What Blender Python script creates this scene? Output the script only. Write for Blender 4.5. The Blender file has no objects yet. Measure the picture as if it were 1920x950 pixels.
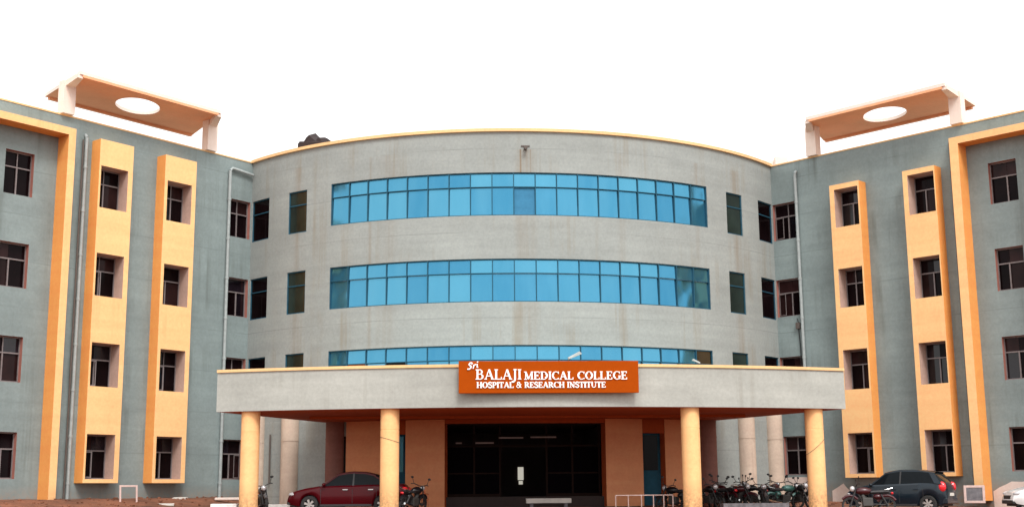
import bpy, math, random
from mathutils import Vector, Matrix
random.seed(7)
S = bpy.context.scene
R_ = math.radians

# ------------------------------------------------------------------ camera
CAM = Vector((-3.5036, -55.7565, 1.5))
F, PITCH, YAW, ROLL = 2366.92, 0.186095, 0.059926, -0.008568
fwd = Vector((math.sin(YAW)*math.cos(PITCH), math.cos(YAW)*math.cos(PITCH), math.sin(PITCH)))
rgt = Vector((math.cos(YAW), -math.sin(YAW), 0)); upv = rgt.cross(fwd)
r2 = rgt*math.cos(ROLL)+upv*math.sin(ROLL); u2 = -rgt*math.sin(ROLL)+upv*math.cos(ROLL)
cd = bpy.data.cameras.new('camera'); cam = bpy.data.objects.new('camera', cd); S.collection.objects.link(cam)
cam.matrix_world = Matrix(((r2.x, u2.x, -fwd.x, CAM.x), (r2.y, u2.y, -fwd.y, CAM.y), (r2.z, u2.z, -fwd.z, CAM.z), (0, 0, 0, 1)))
cd.sensor_fit = 'HORIZONTAL'; cd.sensor_width = 36; cd.lens = F/1920*36
cd.clip_start = 0.1; cd.clip_end = 3000
S.camera = cam

# ------------------------------------------------------------------ sky, sun, exposure
SUN_EL, SUN_AZ = R_(50), R_(167)          # azimuth clockwise from +y: behind the camera, a little right
w = bpy.data.worlds.new('World'); S.world = w; w.use_nodes = True
nt = w.node_tree; nt.nodes.clear()
out = nt.nodes.new('ShaderNodeOutputWorld'); bg = nt.nodes.new('ShaderNodeBackground')
sky = nt.nodes.new('ShaderNodeTexSky'); sky.sky_type = 'NISHITA'; sky.sun_disc = False
sky.sun_elevation = SUN_EL; sky.sun_rotation = SUN_AZ; sky.air_density = 1.5; sky.dust_density = 5; sky.ozone_density = 1
hs = nt.nodes.new('ShaderNodeHueSaturation'); hs.inputs['Saturation'].default_value = 0.25
mx = nt.nodes.new('ShaderNodeMixRGB'); mx.inputs[0].default_value = 0.75; mx.inputs[2].default_value = (9.5, 9.5, 9.4, 1)   # thin bright overcast
nt.links.new(sky.outputs[0], hs.inputs['Color']); nt.links.new(hs.outputs[0], mx.inputs[1])
nt.links.new(mx.outputs[0], bg.inputs[0]); bg.inputs[1].default_value = 0.12
nt.links.new(bg.outputs[0], out.inputs[0])
sd = bpy.data.lights.new('sun', 'SUN'); sd.energy = 1.5; sd.angle = R_(18); sd.color = (1, 0.97, 0.93)
so = bpy.data.objects.new('sun', sd); S.collection.objects.link(so)
sdir = Vector((math.sin(SUN_AZ)*math.cos(SUN_EL), math.cos(SUN_AZ)*math.cos(SUN_EL), math.sin(SUN_EL)))
so.rotation_euler = (-sdir).to_track_quat('-Z', 'Y').to_euler(); so.location = (0, -30, 40)
S.view_settings.view_transform = 'Standard'; S.view_settings.look = 'None'
S.view_settings.gamma = 1; S.view_settings.exposure = 0.68; S.view_settings.use_curve_mapping = False

# ------------------------------------------------------------------ materials
class NT:
    def __init__(s, name):
        s.m = bpy.data.materials.new(name); s.m.use_nodes = True; s.t = s.m.node_tree
        s.b = s.t.nodes['Principled BSDF']
    def n(s, typ, **kw):
        x = s.t.nodes.new(typ)
        for k, v in kw.items():
            if k.startswith('i_'):
                k = k[2:]; x.inputs[int(k) if k.isdigit() else k.replace('_', ' ')].default_value = v
            else: setattr(x, k, v)
        return x
    def l(s, a, b): s.t.links.new(a, b)

def simple(name, col, rough=0.6, metal=0.0, var=0.12, scale=6.0, spec=0.5, bump=0.0, coat=0.0):
    k = NT(name); b = k.b
    b.inputs['Roughness'].default_value = rough; b.inputs['Metallic'].default_value = metal
    b.inputs['Specular IOR Level'].default_value = spec; b.inputs['Coat Weight'].default_value = coat
    tc = k.n('ShaderNodeTexCoord'); no = k.n('ShaderNodeTexNoise', i_Scale=scale, i_Detail=5.0)
    k.l(tc.outputs['Object'], no.inputs['Vector'])
    cr = k.n('ShaderNodeValToRGB')
    cr.color_ramp.elements[0].position = 0.3; cr.color_ramp.elements[1].position = 0.7
    cr.color_ramp.elements[0].color = tuple(c*(1-var) for c in col)+(1,)
    cr.color_ramp.elements[1].color = tuple(min(1, c*(1+var)) for c in col)+(1,)
    k.l(no.outputs[0], cr.inputs[0]); k.l(cr.outputs[0], b.inputs['Base Color'])
    if bump:
        n2 = k.n('ShaderNodeTexNoise', i_Scale=scale*6, i_Detail=4.0); k.l(tc.outputs['Object'], n2.inputs['Vector'])
        bu = k.n('ShaderNodeBump', i_Strength=bump, i_Distance=0.02); k.l(n2.outputs[0], bu.inputs['Height']); k.l(bu.outputs[0], b.inputs['Normal'])
    return k.m

def wall_mat(name, col, streak=0.35, streakcol=(0.30, 0.27, 0.22), joints=True, rust=False, patch=0.08, splash=False):
    """weathered painted plaster: cloudy patches, fine grain, rain streaks, floor joints, rust run"""
    k = NT(name); b = k.b; b.inputs['Roughness'].default_value = 0.85; b.inputs['Specular IOR Level'].default_value = 0.2
    tc = k.n('ShaderNodeTexCoord'); P = tc.outputs['Object']
    big = k.n('ShaderNodeTexNoise', i_Scale=0.45, i_Detail=6.0, i_Roughness=0.6); k.l(P, big.inputs['Vector'])
    cr = k.n('ShaderNodeValToRGB'); e = cr.color_ramp.elements; e[0].position = 0.32; e[1].position = 0.68
    e[0].color = tuple(c*(1-patch) for c in col)+(1,); e[1].color = tuple(c*(1+patch) for c in col)+(1,)
    k.l(big.outputs[0], cr.inputs[0]); cur = cr.outputs[0]
    # speckle
    sp = k.n('ShaderNodeTexNoise', i_Scale=9.0, i_Detail=5.0, i_Roughness=0.7); k.l(P, sp.inputs['Vector'])
    ov = k.n('ShaderNodeMixRGB', blend_type='OVERLAY', i_0=0.22); k.l(cur, ov.inputs[1]); k.l(sp.outputs[0], ov.inputs[2]); cur = ov.outputs[0]
    # trowelled horizontal bands
    mb = k.n('ShaderNodeMapping'); mb.inputs['Scale'].default_value = (0.25, 0.25, 3.0); k.l(P, mb.inputs[0])
    hb = k.n('ShaderNodeTexNoise', i_Scale=1.0, i_Detail=3.0); k.l(mb.outputs[0], hb.inputs['Vector'])
    ov = k.n('ShaderNodeMixRGB', blend_type='OVERLAY', i_0=0.15); k.l(cur, ov.inputs[1]); k.l(hb.outputs[0], ov.inputs[2]); cur = ov.outputs[0]
    # vertical streaks
    mp = k.n('ShaderNodeMapping'); mp.inputs['Scale'].default_value = (2.6, 2.6, 0.07); k.l(P, mp.inputs[0])
    st = k.n('ShaderNodeTexNoise', i_Scale=1.0, i_Detail=4.0, i_Roughness=0.65); k.l(mp.outputs[0], st.inputs['Vector'])
    m2 = k.n('ShaderNodeMapRange', i_1=0.50, i_2=0.70, i_3=0.0, i_4=streak); k.l(st.outputs[0], m2.inputs[0])
    mk = k.n('ShaderNodeTexNoise', i_Scale=0.5, i_Detail=2.0); k.l(P, mk.inputs['Vector'])
    m3 = k.n('ShaderNodeMapRange', i_1=0.45, i_2=0.65); k.l(mk.outputs[0], m3.inputs[0])
    mu = k.n('ShaderNodeMath', operation='MULTIPLY'); k.l(m2.outputs[0], mu.inputs[0]); k.l(m3.outputs[0], mu.inputs[1])
    mm = k.n('ShaderNodeMixRGB'); k.l(mu.outputs[0], mm.inputs[0]); k.l(cur, mm.inputs[1]); mm.inputs[2].default_value = streakcol+(1,); cur = mm.outputs[0]
    sx = k.n('ShaderNodeSeparateXYZ'); k.l(P, sx.inputs[0])
    hgt = None
    if joints:     # thin line once per floor, broken by noise
        ad = k.n('ShaderNodeMath', operation='ADD', i_1=0.35); k.l(sx.outputs[2], ad.inputs[0])
        wv = k.n('ShaderNodeMath', operation='MULTIPLY_ADD', i_1=0.05, i_2=0.0); k.l(mk.outputs[0], wv.inputs[0])
        a2 = k.n('ShaderNodeMath', operation='ADD'); k.l(ad.outputs[0], a2.inputs[0]); k.l(wv.outputs[0], a2.inputs[1])
        pp = k.n('ShaderNodeMath', operation='PINGPONG', i_1=0.875); k.l(a2.outputs[0], pp.inputs[0])
        m4 = k.n('ShaderNodeMapRange', i_1=0.0, i_2=0.03, i_3=1.0, i_4=0.0); k.l(pp.outputs[0], m4.inputs[0])
        m5 = k.n('ShaderNodeMath', operation='MULTIPLY'); k.l(m4.outputs[0], m5.inputs[0])
        m6 = k.n('ShaderNodeMapRange', i_1=0.42, i_2=0.6, i_3=0.0, i_4=0.4); k.l(big.outputs[0], m6.inputs[0]); k.l(m6.outputs[0], m5.inputs[1])
        mj = k.n('ShaderNodeMixRGB', i_2=tuple(c*0.45 for c in col)+(1,)); k.l(m5.outputs[0], mj.inputs[0]); k.l(cur, mj.inputs[1]); cur = mj.outputs[0]
    if rust:       # the brown run below the spout
        for x0, wd, amt, zlo in ((0.10, 0.55, 0.32, 0), (0.18, 0.12, 0.4, 0), (-0.10, 0.05, 0.9, 14.3), (0.30, 0.05, 0.9, 14.3), (-5.6, 0.5, 0.3, 0), (-6.3, 0.12, 0.35, 0), (4.1, 0.25, 0.25, 0), (7.6, 0.15, 0.4, 0), (-9.5, 0.35, 0.3, 0), (9.6, 0.3, 0.3, 0)):
            s1 = k.n('ShaderNodeMath', operation='SUBTRACT', i_1=x0); k.l(sx.outputs[0], s1.inputs[0])
            s2 = k.n('ShaderNodeMath', operation='ABSOLUTE'); k.l(s1.outputs[0], s2.inputs[0])
            s3 = k.n('ShaderNodeMapRange', i_1=0.0, i_2=wd, i_3=amt, i_4=0.0); k.l(s2.outputs[0], s3.inputs[0])
            s4 = k.n('ShaderNodeMath', operation='LESS_THAN', i_1=15.35); k.l(sx.outputs[2], s4.inputs[0])
            s9 = k.n('ShaderNodeMath', operation='GREATER_THAN', i_1=float(zlo)); k.l(sx.outputs[2], s9.inputs[0]); s8 = k.n('ShaderNodeMath', operation='MULTIPLY'); k.l(s4.outputs[0], s8.inputs[0]); k.l(s9.outputs[0], s8.inputs[1])
            s5 = k.n('ShaderNodeMath', operation='MULTIPLY'); k.l(s3.outputs[0], s5.inputs[0]); k.l(s8.outputs[0], s5.inputs[1])
            s6 = k.n('ShaderNodeMapRange', i_1=0.35, i_2=0.65, i_3=0.1); k.l(st.outputs[0], s6.inputs[0])
            s7 = k.n('ShaderNodeMath', operation='MULTIPLY'); k.l(s5.outputs[0], s7.inputs[0]); k.l(s6.outputs[0], s7.inputs[1])
            mr = k.n('ShaderNodeMixRGB', i_2=(0.19, 0.115, 0.05, 1)); k.l(s7.outputs[0], mr.inputs[0]); k.l(cur, mr.inputs[1]); cur = mr.outputs[0]
    if splash:     # mud splashed up from the ground
        q1 = k.n('ShaderNodeMapRange', i_1=1.0, i_2=1.9, i_3=0.75, i_4=0.0); k.l(sx.outputs[2], q1.inputs[0])
        q2 = k.n('ShaderNodeMapRange', i_1=0.35, i_2=0.62); k.l(sp.outputs[0], q2.inputs[0])
        q3 = k.n('ShaderNodeMath', operation='MULTIPLY'); k.l(q1.outputs[0], q3.inputs[0]); k.l(q2.outputs[0], q3.inputs[1])
        q4 = k.n('ShaderNodeMixRGB', i_2=(0.30, 0.15, 0.08, 1)); k.l(q3.outputs[0], q4.inputs[0]); k.l(cur, q4.inputs[1]); cur = q4.outputs[0]
    k.l(cur, b.inputs['Base Color'])
    bn = k.n('ShaderNodeTexNoise', i_Scale=22.0, i_Detail=5.0); k.l(P, bn.inputs['Vector'])
    bn2 = k.n('ShaderNodeTexNoise', i_Scale=1.6, i_Detail=3.0); k.l(P, bn2.inputs['Vector'])
    ab = k.n('ShaderNodeMath', operation='MULTIPLY_ADD', i_1=0.25); k.l(bn.outputs[0], ab.inputs[0]); k.l(bn2.outputs[0], ab.inputs[2])
    bu = k.n('ShaderNodeBump', i_Strength=0.35, i_Distance=0.03); k.l(ab.outputs[0], bu.inputs['Height']); k.l(bu.outputs[0], b.inputs['Normal'])
    return k.m

def blue_glass():
    k = NT('blue_mirror_glass'); b = k.b
    b.inputs['Metallic'].default_value = 0.78; b.inputs['Specular IOR Level'].default_value = 0.3
    g = k.n('ShaderNodeNewGeometry'); tc = k.n('ShaderNodeTexCoord')
    cr = k.n('ShaderNodeValToRGB'); e = cr.color_ramp.elements
    e[0].color = (0.038, 0.20, 0.345, 1); e[1].color = (0.080, 0.295, 0.435, 1)
    k.l(g.outputs['Random Per Island'], cr.inputs[0])
    mp = k.n('ShaderNodeMapping'); mp.inputs['Scale'].default_value = (1.4, 1.4, 0.25); k.l(tc.outputs['Object'], mp.inputs[0])
    no = k.n('ShaderNodeTexNoise', i_Scale=1.3, i_Detail=5.0, i_Roughness=0.6); k.l(mp.outputs[0], no.inputs['Vector'])
    mr = k.n('ShaderNodeMapRange', i_1=0.35, i_2=0.7, i_3=0.0, i_4=0.22); k.l(no.outputs[0], mr.inputs[0])
    mm = k.n('ShaderNodeMixRGB', i_2=(0.13, 0.36, 0.50, 1)); k.l(mr.outputs[0], mm.inputs[0]); k.l(cr.outputs[0], mm.inputs[1])
    k.l(mm.outputs[0], b.inputs['Base Color'])
    r3 = k.n('ShaderNodeMapRange', i_1=0.3, i_2=0.75, i_3=0.04, i_4=0.16); k.l(no.outputs[0], r3.inputs[0]); k.l(r3.outputs[0], b.inputs['Roughness'])
    n2 = k.n('ShaderNodeTexNoise', i_Scale=0.8, i_Detail=1.0); k.l(tc.outputs['Object'], n2.inputs['Vector'])
    bu = k.n('ShaderNodeBump', i_Strength=0.7, i_Distance=0.05); k.l(n2.outputs[0], bu.inputs['Height']); k.l(bu.outputs[0], b.inputs['Normal'])
    return k.m

def dark_glass(name, col, var=0.8, spec=0.25):
    k = NT(name); b = k.b; b.inputs['Roughness'].default_value = 0.08; b.inputs['Specular IOR Level'].default_value = spec
    g = k.n('ShaderNodeNewGeometry'); oi = k.n('ShaderNodeObjectInfo'); tc = k.n('ShaderNodeTexCoord')
    no = k.n('ShaderNodeTexNoise', i_Scale=1.2, i_Detail=3.0)
    k.l(tc.outputs['Object'], no.inputs['Vector'])
    ad = k.n('ShaderNodeMath', operation='MULTIPLY'); k.l(g.outputs['Random Per Island'], ad.inputs[0]); k.l(no.outputs[0], ad.inputs[1])
    cr = k.n('ShaderNodeValToRGB'); e = cr.color_ramp.elements; e[0].position = 0.05; e[1].position = 0.6
    e[0].color = tuple(c*(1-var) for c in col)+(1,); e[1].color = tuple(c*(1+1.6*var) for c in col)+(1,)
    k.l(ad.outputs[0], cr.inputs[0]); k.l(cr.outputs[0], b.inputs['Base Color'])
    return k.m

def soil_mat():
    k = NT('red_soil'); b = k.b; b.inputs['Roughness'].default_value = 0.95
    tc = k.n('ShaderNodeTexCoord')
    no = k.n('ShaderNodeTexNoise', i_Scale=0.8, i_Detail=8.0, i_Roughness=0.65); k.l(tc.outputs['Object'], no.inputs['Vector'])
    cr = k.n('ShaderNodeValToRGB'); e = cr.color_ramp.elements; e[0].position = 0.3; e[1].position = 0.7
    e[0].color = (0.075, 0.030, 0.016, 1); e[1].color = (0.27, 0.10, 0.05, 1)
    k.l(no.outputs[0], cr.inputs[0]); k.l(cr.outputs[0], b.inputs['Base Color'])
    n2 = k.n('ShaderNodeTexNoise', i_Scale=9.0, i_Detail=6.0); k.l(tc.outputs['Object'], n2.inputs['Vector'])
    bu = k.n('ShaderNodeBump', i_Strength=0.8, i_Distance=0.08); k.l(n2.outputs[0], bu.inputs['Height']); k.l(bu.outputs[0], b.inputs['Normal'])
    return k.m

M = {}
M['drum'] = wall_mat('pale_grey_plaster', (0.300, 0.324, 0.313), patch=0.08, streak=0.5, streakcol=(0.24, 0.20, 0.14), rust=True)
M['wing'] = wall_mat('grey_green_plaster', (0.222, 0.272, 0.272), patch=0.12, splash=True, streak=0.6, streakcol=(0.11, 0.13, 0.12))
M['fascia'] = wall_mat('fascia_plaster', (0.385, 0.395, 0.365), streak=0.55, streakcol=(0.25, 0.24, 0.20), joints=False, patch=0.09)
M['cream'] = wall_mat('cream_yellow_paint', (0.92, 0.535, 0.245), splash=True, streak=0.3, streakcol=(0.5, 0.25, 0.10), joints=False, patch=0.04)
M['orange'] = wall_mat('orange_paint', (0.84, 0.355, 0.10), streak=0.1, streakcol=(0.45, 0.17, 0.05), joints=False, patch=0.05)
M['coping'] = wall_mat('coping_paint', (0.80, 0.52, 0.26), streak=0.15, streakcol=(0.4, 0.28, 0.15), joints=False)
M['reveal'] = wall_mat('pink_reveal_paint', (0.36, 0.15, 0.12), streak=0.1, joints=False)
M['reveal_pale'] = wall_mat('pale_reveal_paint', (0.50, 0.34, 0.28), streak=0.1, joints=False)
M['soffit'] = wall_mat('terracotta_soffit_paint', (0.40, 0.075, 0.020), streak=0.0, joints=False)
M['panel'] = wall_mat('peach_panel_paint', (0.76, 0.32, 0.16), streak=0.1, streakcol=(0.4, 0.2, 0.1), joints=False)
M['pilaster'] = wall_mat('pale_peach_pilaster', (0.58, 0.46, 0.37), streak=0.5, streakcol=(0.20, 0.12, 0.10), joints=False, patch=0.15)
M['shadepil'] = wall_mat('brown_shaded_pilaster', (0.24, 0.11, 0.09), streak=0.2, joints=False)  # same pilaster paint, with the porch shade put into a darker colour
M['pergola'] = wall_mat('pergola_salmon', (0.86, 0.42, 0.23), streak=0.1, joints=False)
M['pergola_w'] = wall_mat('pergola_pale', (0.82, 0.70, 0.62), streak=0.1, joints=False)
M['bareplaster'] = wall_mat('bare_lime_plaster', (0.72, 0.60, 0.54), streak=0.2, joints=False)
M['blue'] = blue_glass()
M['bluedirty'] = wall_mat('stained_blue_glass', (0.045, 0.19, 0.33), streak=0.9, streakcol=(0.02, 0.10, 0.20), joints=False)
M['mull'] = simple('dark_teal_mullion', (0.022, 0.085, 0.13), 0.8, spec=0.15)
M['glass'] = dark_glass('dark_window_glass', (0.005, 0.0025, 0.003), spec=0.06)
M['glass2'] = dark_glass('dim_curtain_glass', (0.016, 0.007, 0.007), spec=0.1)
M['glass3'] = dark_glass('reflecting_glass', (0.006, 0.004, 0.006), spec=0.4)
M['glassg'] = dark_glass('wing_reflection_glass', (0.012, 0.020, 0.016), spec=0.8)  # plain glass; green of the reflected wings put into the colour
M['curtain'] = simple('orange_curtain', (0.45, 0.12, 0.04), 0.9)
M['black'] = simple('black_void', (0.006, 0.006, 0.007), 0.9)
M['frame'] = simple('grey_window_frame', (0.20, 0.17, 0.17), 0.6, 0.0)
M['grille'] = simple('brown_window_grille', (0.06, 0.035, 0.03), 0.6)
M['pipe'] = simple('grey_drain_pipe', (0.33, 0.37, 0.37), 0.5)
M['pipedark'] = simple('dark_drain_pipe', (0.10, 0.08, 0.07), 0.7)
M['roof'] = simple('roof_concrete', (0.3, 0.29, 0.27), 0.9)
M['white'] = simple('white_paint', (0.78, 0.76, 0.73), 0.5)
M['steel'] = simple('pale_pink_steel_tube', (0.58, 0.42, 0.38), 0.45, 0.2)
M['soil'] = soil_mat()
M['concrete'] = simple('pale_concrete', (0.55, 0.52, 0.48), 0.9, bump=0.3, scale=3)
M['signorange'] = simple('sign_orange', (0.36, 0.060, 0.003), 0.95, var=0.03, spec=0.05)
M['signwhite'] = simple('sign_white', (0.95, 0.94, 0.92), 0.5, var=0.01)
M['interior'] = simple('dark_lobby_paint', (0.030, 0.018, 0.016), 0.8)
M['wood'] = simple('dark_door_wood', (0.018, 0.008, 0.006), 0.7, spec=0.1)
M['rubber'] = simple('rubber', (0.018, 0.018, 0.018), 0.85)
M['rim'] = simple('alloy_rim', (0.45, 0.42, 0.40), 0.35, 0.7)
M['chrome'] = simple('chrome', (0.6, 0.6, 0.6), 0.15, 1.0)
M['carglass'] = simple('car_glass', (0.006, 0.008, 0.01), 0.05, spec=0.08)
M['plastic'] = simple('black_plastic', (0.02, 0.02, 0.022), 0.55)
M['redpaint'] = simple('dark_red_car_paint', (0.06, 0.000, 0.003), 0.35, 0.0, 0.05, spec=0.15, coat=0.12)
M['bluepaint'] = simple('navy_car_paint', (0.003, 0.010, 0.018), 0.3, 0.0, 0.05, spec=0.3, coat=0.25)
M['whitepaint'] = simple('white_car_paint', (0.75, 0.74, 0.74), 0.3, 0.0, 0.03, coat=0.8)
M['taillamp'] = simple('red_tail_lamp', (0.75, 0.02, 0.03), 0.15, spec=0.8)
M['headlamp'] = simple('clear_headlamp', (0.6, 0.6, 0.62), 0.1, 0.3)
M['plate'] = simple('number_plate_white', (0.7, 0.68, 0.62), 0.5)
M['bikered'] = simple('maroon_bike_paint', (0.045, 0.003, 0.007), 0.35, 0.0, coat=0.2)
M['bikeblack'] = simple('black_bike_paint', (0.008, 0.008, 0.01), 0.35, 0.0, coat=0.2)
M['bikegreen'] = simple('teal_bike_paint', (0.05, 0.16, 0.14), 0.3, 0.2, coat=0.7)
M['bikesilver'] = simple('silver_bike_paint', (0.12, 0.12, 0.125), 0.4, 0.2)
M['engine'] = simple('engine_alloy', (0.045, 0.043, 0.04), 0.6, 0.2)
M['seat'] = simple('black_seat_vinyl', (0.02, 0.018, 0.02), 0.6)
M['tarp'] = simple('black_tarpaulin', (0.022, 0.010, 0.010), 0.7, bump=0.4)
M['greybox'] = simple('weathered_grey_concrete', (0.14, 0.13, 0.14), 0.85, var=0.3, bump=0.3)
lm = NT('daylit_slit'); lm.b.inputs['Emission Color'].default_value = (1, 0.95, 0.8, 1); lm.b.inputs['Emission Strength'].default_value = 0.3
lm.b.inputs['Base Color'].default_value = (0.8, 0.8, 0.7, 1); M['slit'] = lm.m
M['tube'] = simple('beam_reflection', (0.30, 0.22, 0.20), 0.4)  # dull tone of beam reflections, given to the bars as colour

# ------------------------------------------------------------------ mesh helpers
class MB:
    def __init__(s): s.v = []; s.f = []; s.mi = []
    def add(s, vs, fs, mi=0):
        o = len(s.v); s.v += [tuple(v) for v in vs]
        for f in fs: s.f.append([o+i for i in f]); s.mi.append(mi)
    def quad(s, a, b, c, d, mi=0): s.add([a, b, c, d], [(0, 1, 2, 3)], mi)
    def hexa(s, P, mi=0):      # P: 8 points, bottom 4 then top 4
        s.add(P, [(0, 3, 2, 1), (4, 5, 6, 7), (0, 1, 5, 4), (1, 2, 6, 5), (2, 3, 7, 6), (3, 0, 4, 7)], mi)
    def box(s, x0, x1, y0, y1, z0, z1, mi=0, fn=None):
        P = [(x0, y0, z0), (x1, y0, z0), (x1, y1, z0), (x0, y1, z0), (x0, y0, z1), (x1, y0, z1), (x1, y1, z1), (x0, y1, z1)]
        if fn: P = [fn(*p) for p in P]
        s.hexa(P, mi)
    def tube(s, pts, r, n=8, mi=0, cap=True):
        pts = [Vector(p) for p in pts]; rings = []
        rr = r if isinstance(r, (list, tuple)) else [r]*len(pts)
        for i, p in enumerate(pts):
            a = pts[max(i-1, 0)]; b = pts[min(i+1, len(pts)-1)]; t = (b-a).normalized()
            u = t.cross(Vector((0, 0, 1)) if abs(t.z) < 0.95 else Vector((1, 0, 0))).normalized(); v = t.cross(u)
            rings.append([p+(u*math.cos(2*math.pi*k/n)+v*math.sin(2*math.pi*k/n))*rr[i] for k in range(n)])
        vs = [q for r_ in rings for q in r_]; fs = []
        for i in range(len(pts)-1):
            for k in range(n): fs.append((i*n+k, i*n+(k+1) % n, (i+1)*n+(k+1) % n, (i+1)*n+k))
        if cap: fs += [tuple(range(n))[::-1], tuple((len(pts)-1)*n+k for k in range(n))]
        s.add(vs, fs, mi)
    def lathe(s, prof, c, axis='z', n=24, mi=0):   # prof: (radius, offset along the axis)
        vs = []
        for r, h in prof:
            for k in range(n):
                a = 2*math.pi*k/n; x, y = r*math.cos(a), r*math.sin(a)
                vs.append({'z': (c[0]+x, c[1]+y, c[2]+h), 'y': (c[0]+x, c[1]+h, c[2]+y), 'x': (c[0]+h, c[1]+x, c[2]+y)}[axis])
        fs = []
        for i in range(len(prof)-1):
            for k in range(n): fs.append((i*n+k, i*n+(k+1) % n, (i+1)*n+(k+1) % n, (i+1)*n+k))
        s.add(vs, fs, mi)
    def sphere(s, c, r, n=10, mi=0):
        prof = [(max(1e-4, math.sin(math.pi*i/n)), -math.cos(math.pi*i/n)) for i in range(n+1)]
        rx = r if isinstance(r, (tuple, list)) else (r, r, r); vs = []; m = 2*n
        for q, h in prof:
            for k in range(m):
                a = 2*math.pi*k/m; vs.append((c[0]+rx[0]*q*math.cos(a), c[1]+rx[1]*q*math.sin(a), c[2]+rx[2]*h))
        s.add(vs, [(i*m+k, i*m+(k+1) % m, (i+1)*m+(k+1) % m, (i+1)*m+k) for i in range(n) for k in range(m)], mi)
    def build(s, name, mats, parent=None, smooth=False, fn=None, bevel=0.0):
        me = bpy.data.meshes.new(name); me.from_pydata([fn(*v) for v in s.v] if fn else s.v, [], s.f)
        if not isinstance(mats, (list, tuple)): mats = [mats]
        for m in mats: me.materials.append(m)
        for p, i in zip(me.polygons, s.mi): p.material_index = i; p.use_smooth = smooth
        me.update()
        o = bpy.data.objects.new(name, me); S.collection.objects.link(o)
        if parent is not None: o.parent = parent
        if bevel:
            b = o.modifiers.new('bevel', 'BEVEL'); b.width = bevel; b.segments = 2; b.limit_method = 'ANGLE'
        if smooth:
            try: me.set_sharp_from_angle(angle=R_(38))
            except Exception: pass
        return o
def tag(o, label=None, cat=None, group=None, kind=None):
    if label: o['label'] = label
    if cat: o['category'] = cat
    if group: o['group'] = group
    if kind: o['kind'] = kind
    return o
def empty(name, loc=(0, 0, 0), rz=0.0, label=None, cat=None, group=None):
    o = bpy.data.objects.new(name, None); o.location = loc; o.rotation_euler = (0, 0, rz); o.empty_display_size = 0.3
    S.collection.objects.link(o); return tag(o, label, cat, group)
def copy_tree(o, parent=None):
    kids = [c for c in S.objects if c.parent == o]
    c = o.copy(); S.collection.objects.link(c)
    if parent is not None: c.parent = parent
    for k in kids: copy_tree(k, c)
    return c
def smooth01(t): t = max(0, min(1, t)); return t*t*(3-2*t)

# ------------------------------------------------------------------ geometry constants
AL = 0.851026; WC = 11.817; RD = 15.4605; YC = math.sqrt(RD*RD-WC*WC); ZR = 16.10
TH_C = math.asin(WC/RD); H = 3.5
def wing(side):
    t = Vector((side*math.cos(AL), -math.sin(AL))); n = Vector((-side*math.sin(AL), -math.cos(AL)))
    def f(s, d, z): return (side*WC+t.x*s+n.x*d, t.y*s+n.y*d, z)
    return f
def drum(th, d, z): return ((RD+d)*math.sin(th), YC-(RD+d)*math.cos(th), z)
def gz(x, y):
    near = smooth01((-y-1.5)/9.0)
    z = 0.98-0.36*near*(0.45+0.55*smooth01((x+12)/24))
    if x < -11:   # earth bank at the foot of the left wing
        dist = (x+WC)*(-math.sin(AL)*-1)*1.0
        f = wing(-1); n = Vector((math.sin(AL), -math.cos(AL))); dd = (Vector((x, y))-Vector((-WC, 0))).dot(n)
        z = max(z, 0) + (1.36-z)*(1-smooth01((dd-0.3)/4.5))*smooth01((-x-11)/1.5)
    z -= 0.62*smooth01((-y-15)/25)
    return z

# ------------------------------------------------------------------ ground
mb = MB()
xs = [-900, -300, -100, -50]+[-36+i*0.75 for i in range(97)]+[50, 100, 300, 900]
ys = [-600, -200, -100, -70, -58, -50, -44, -38, -32, -28, -24, -21]+[-18+0.6*i for i in range(34)]+[10, 40, 200, 900]
for y in ys:
    for x in xs:
        j = 0.035*math.sin(x*3.1+y*1.7)*math.sin(x*1.3-y*2.9) if abs(x) < 36 and -18 < y < 2 else 0
        mb.v.append((x, y, gz(x, y)+j))
nx = len(xs)
for j in range(len(ys)-1):
    for i in range(nx-1): mb.f.append((j*nx+i, j*nx+i+1, (j+1)*nx+i+1, (j+1)*nx+i)); mb.mi.append(0)
tag(mb.build('ground', M['soil'], smooth=True), kind='structure')

# ------------------------------------------------------------------ the building
B = empty('hospital_building', (0, 0, 0.9), 0, 'grey medical college building with curved centre, blue glass bands, yellow window bays and columned porch', 'building')
def part(mbx, name, mats, parent=B, **kw):
    o = mbx.build(name, mats, parent, **kw)
    if parent is B: o.location = (0, 0, -0.9)
    return o

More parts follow.
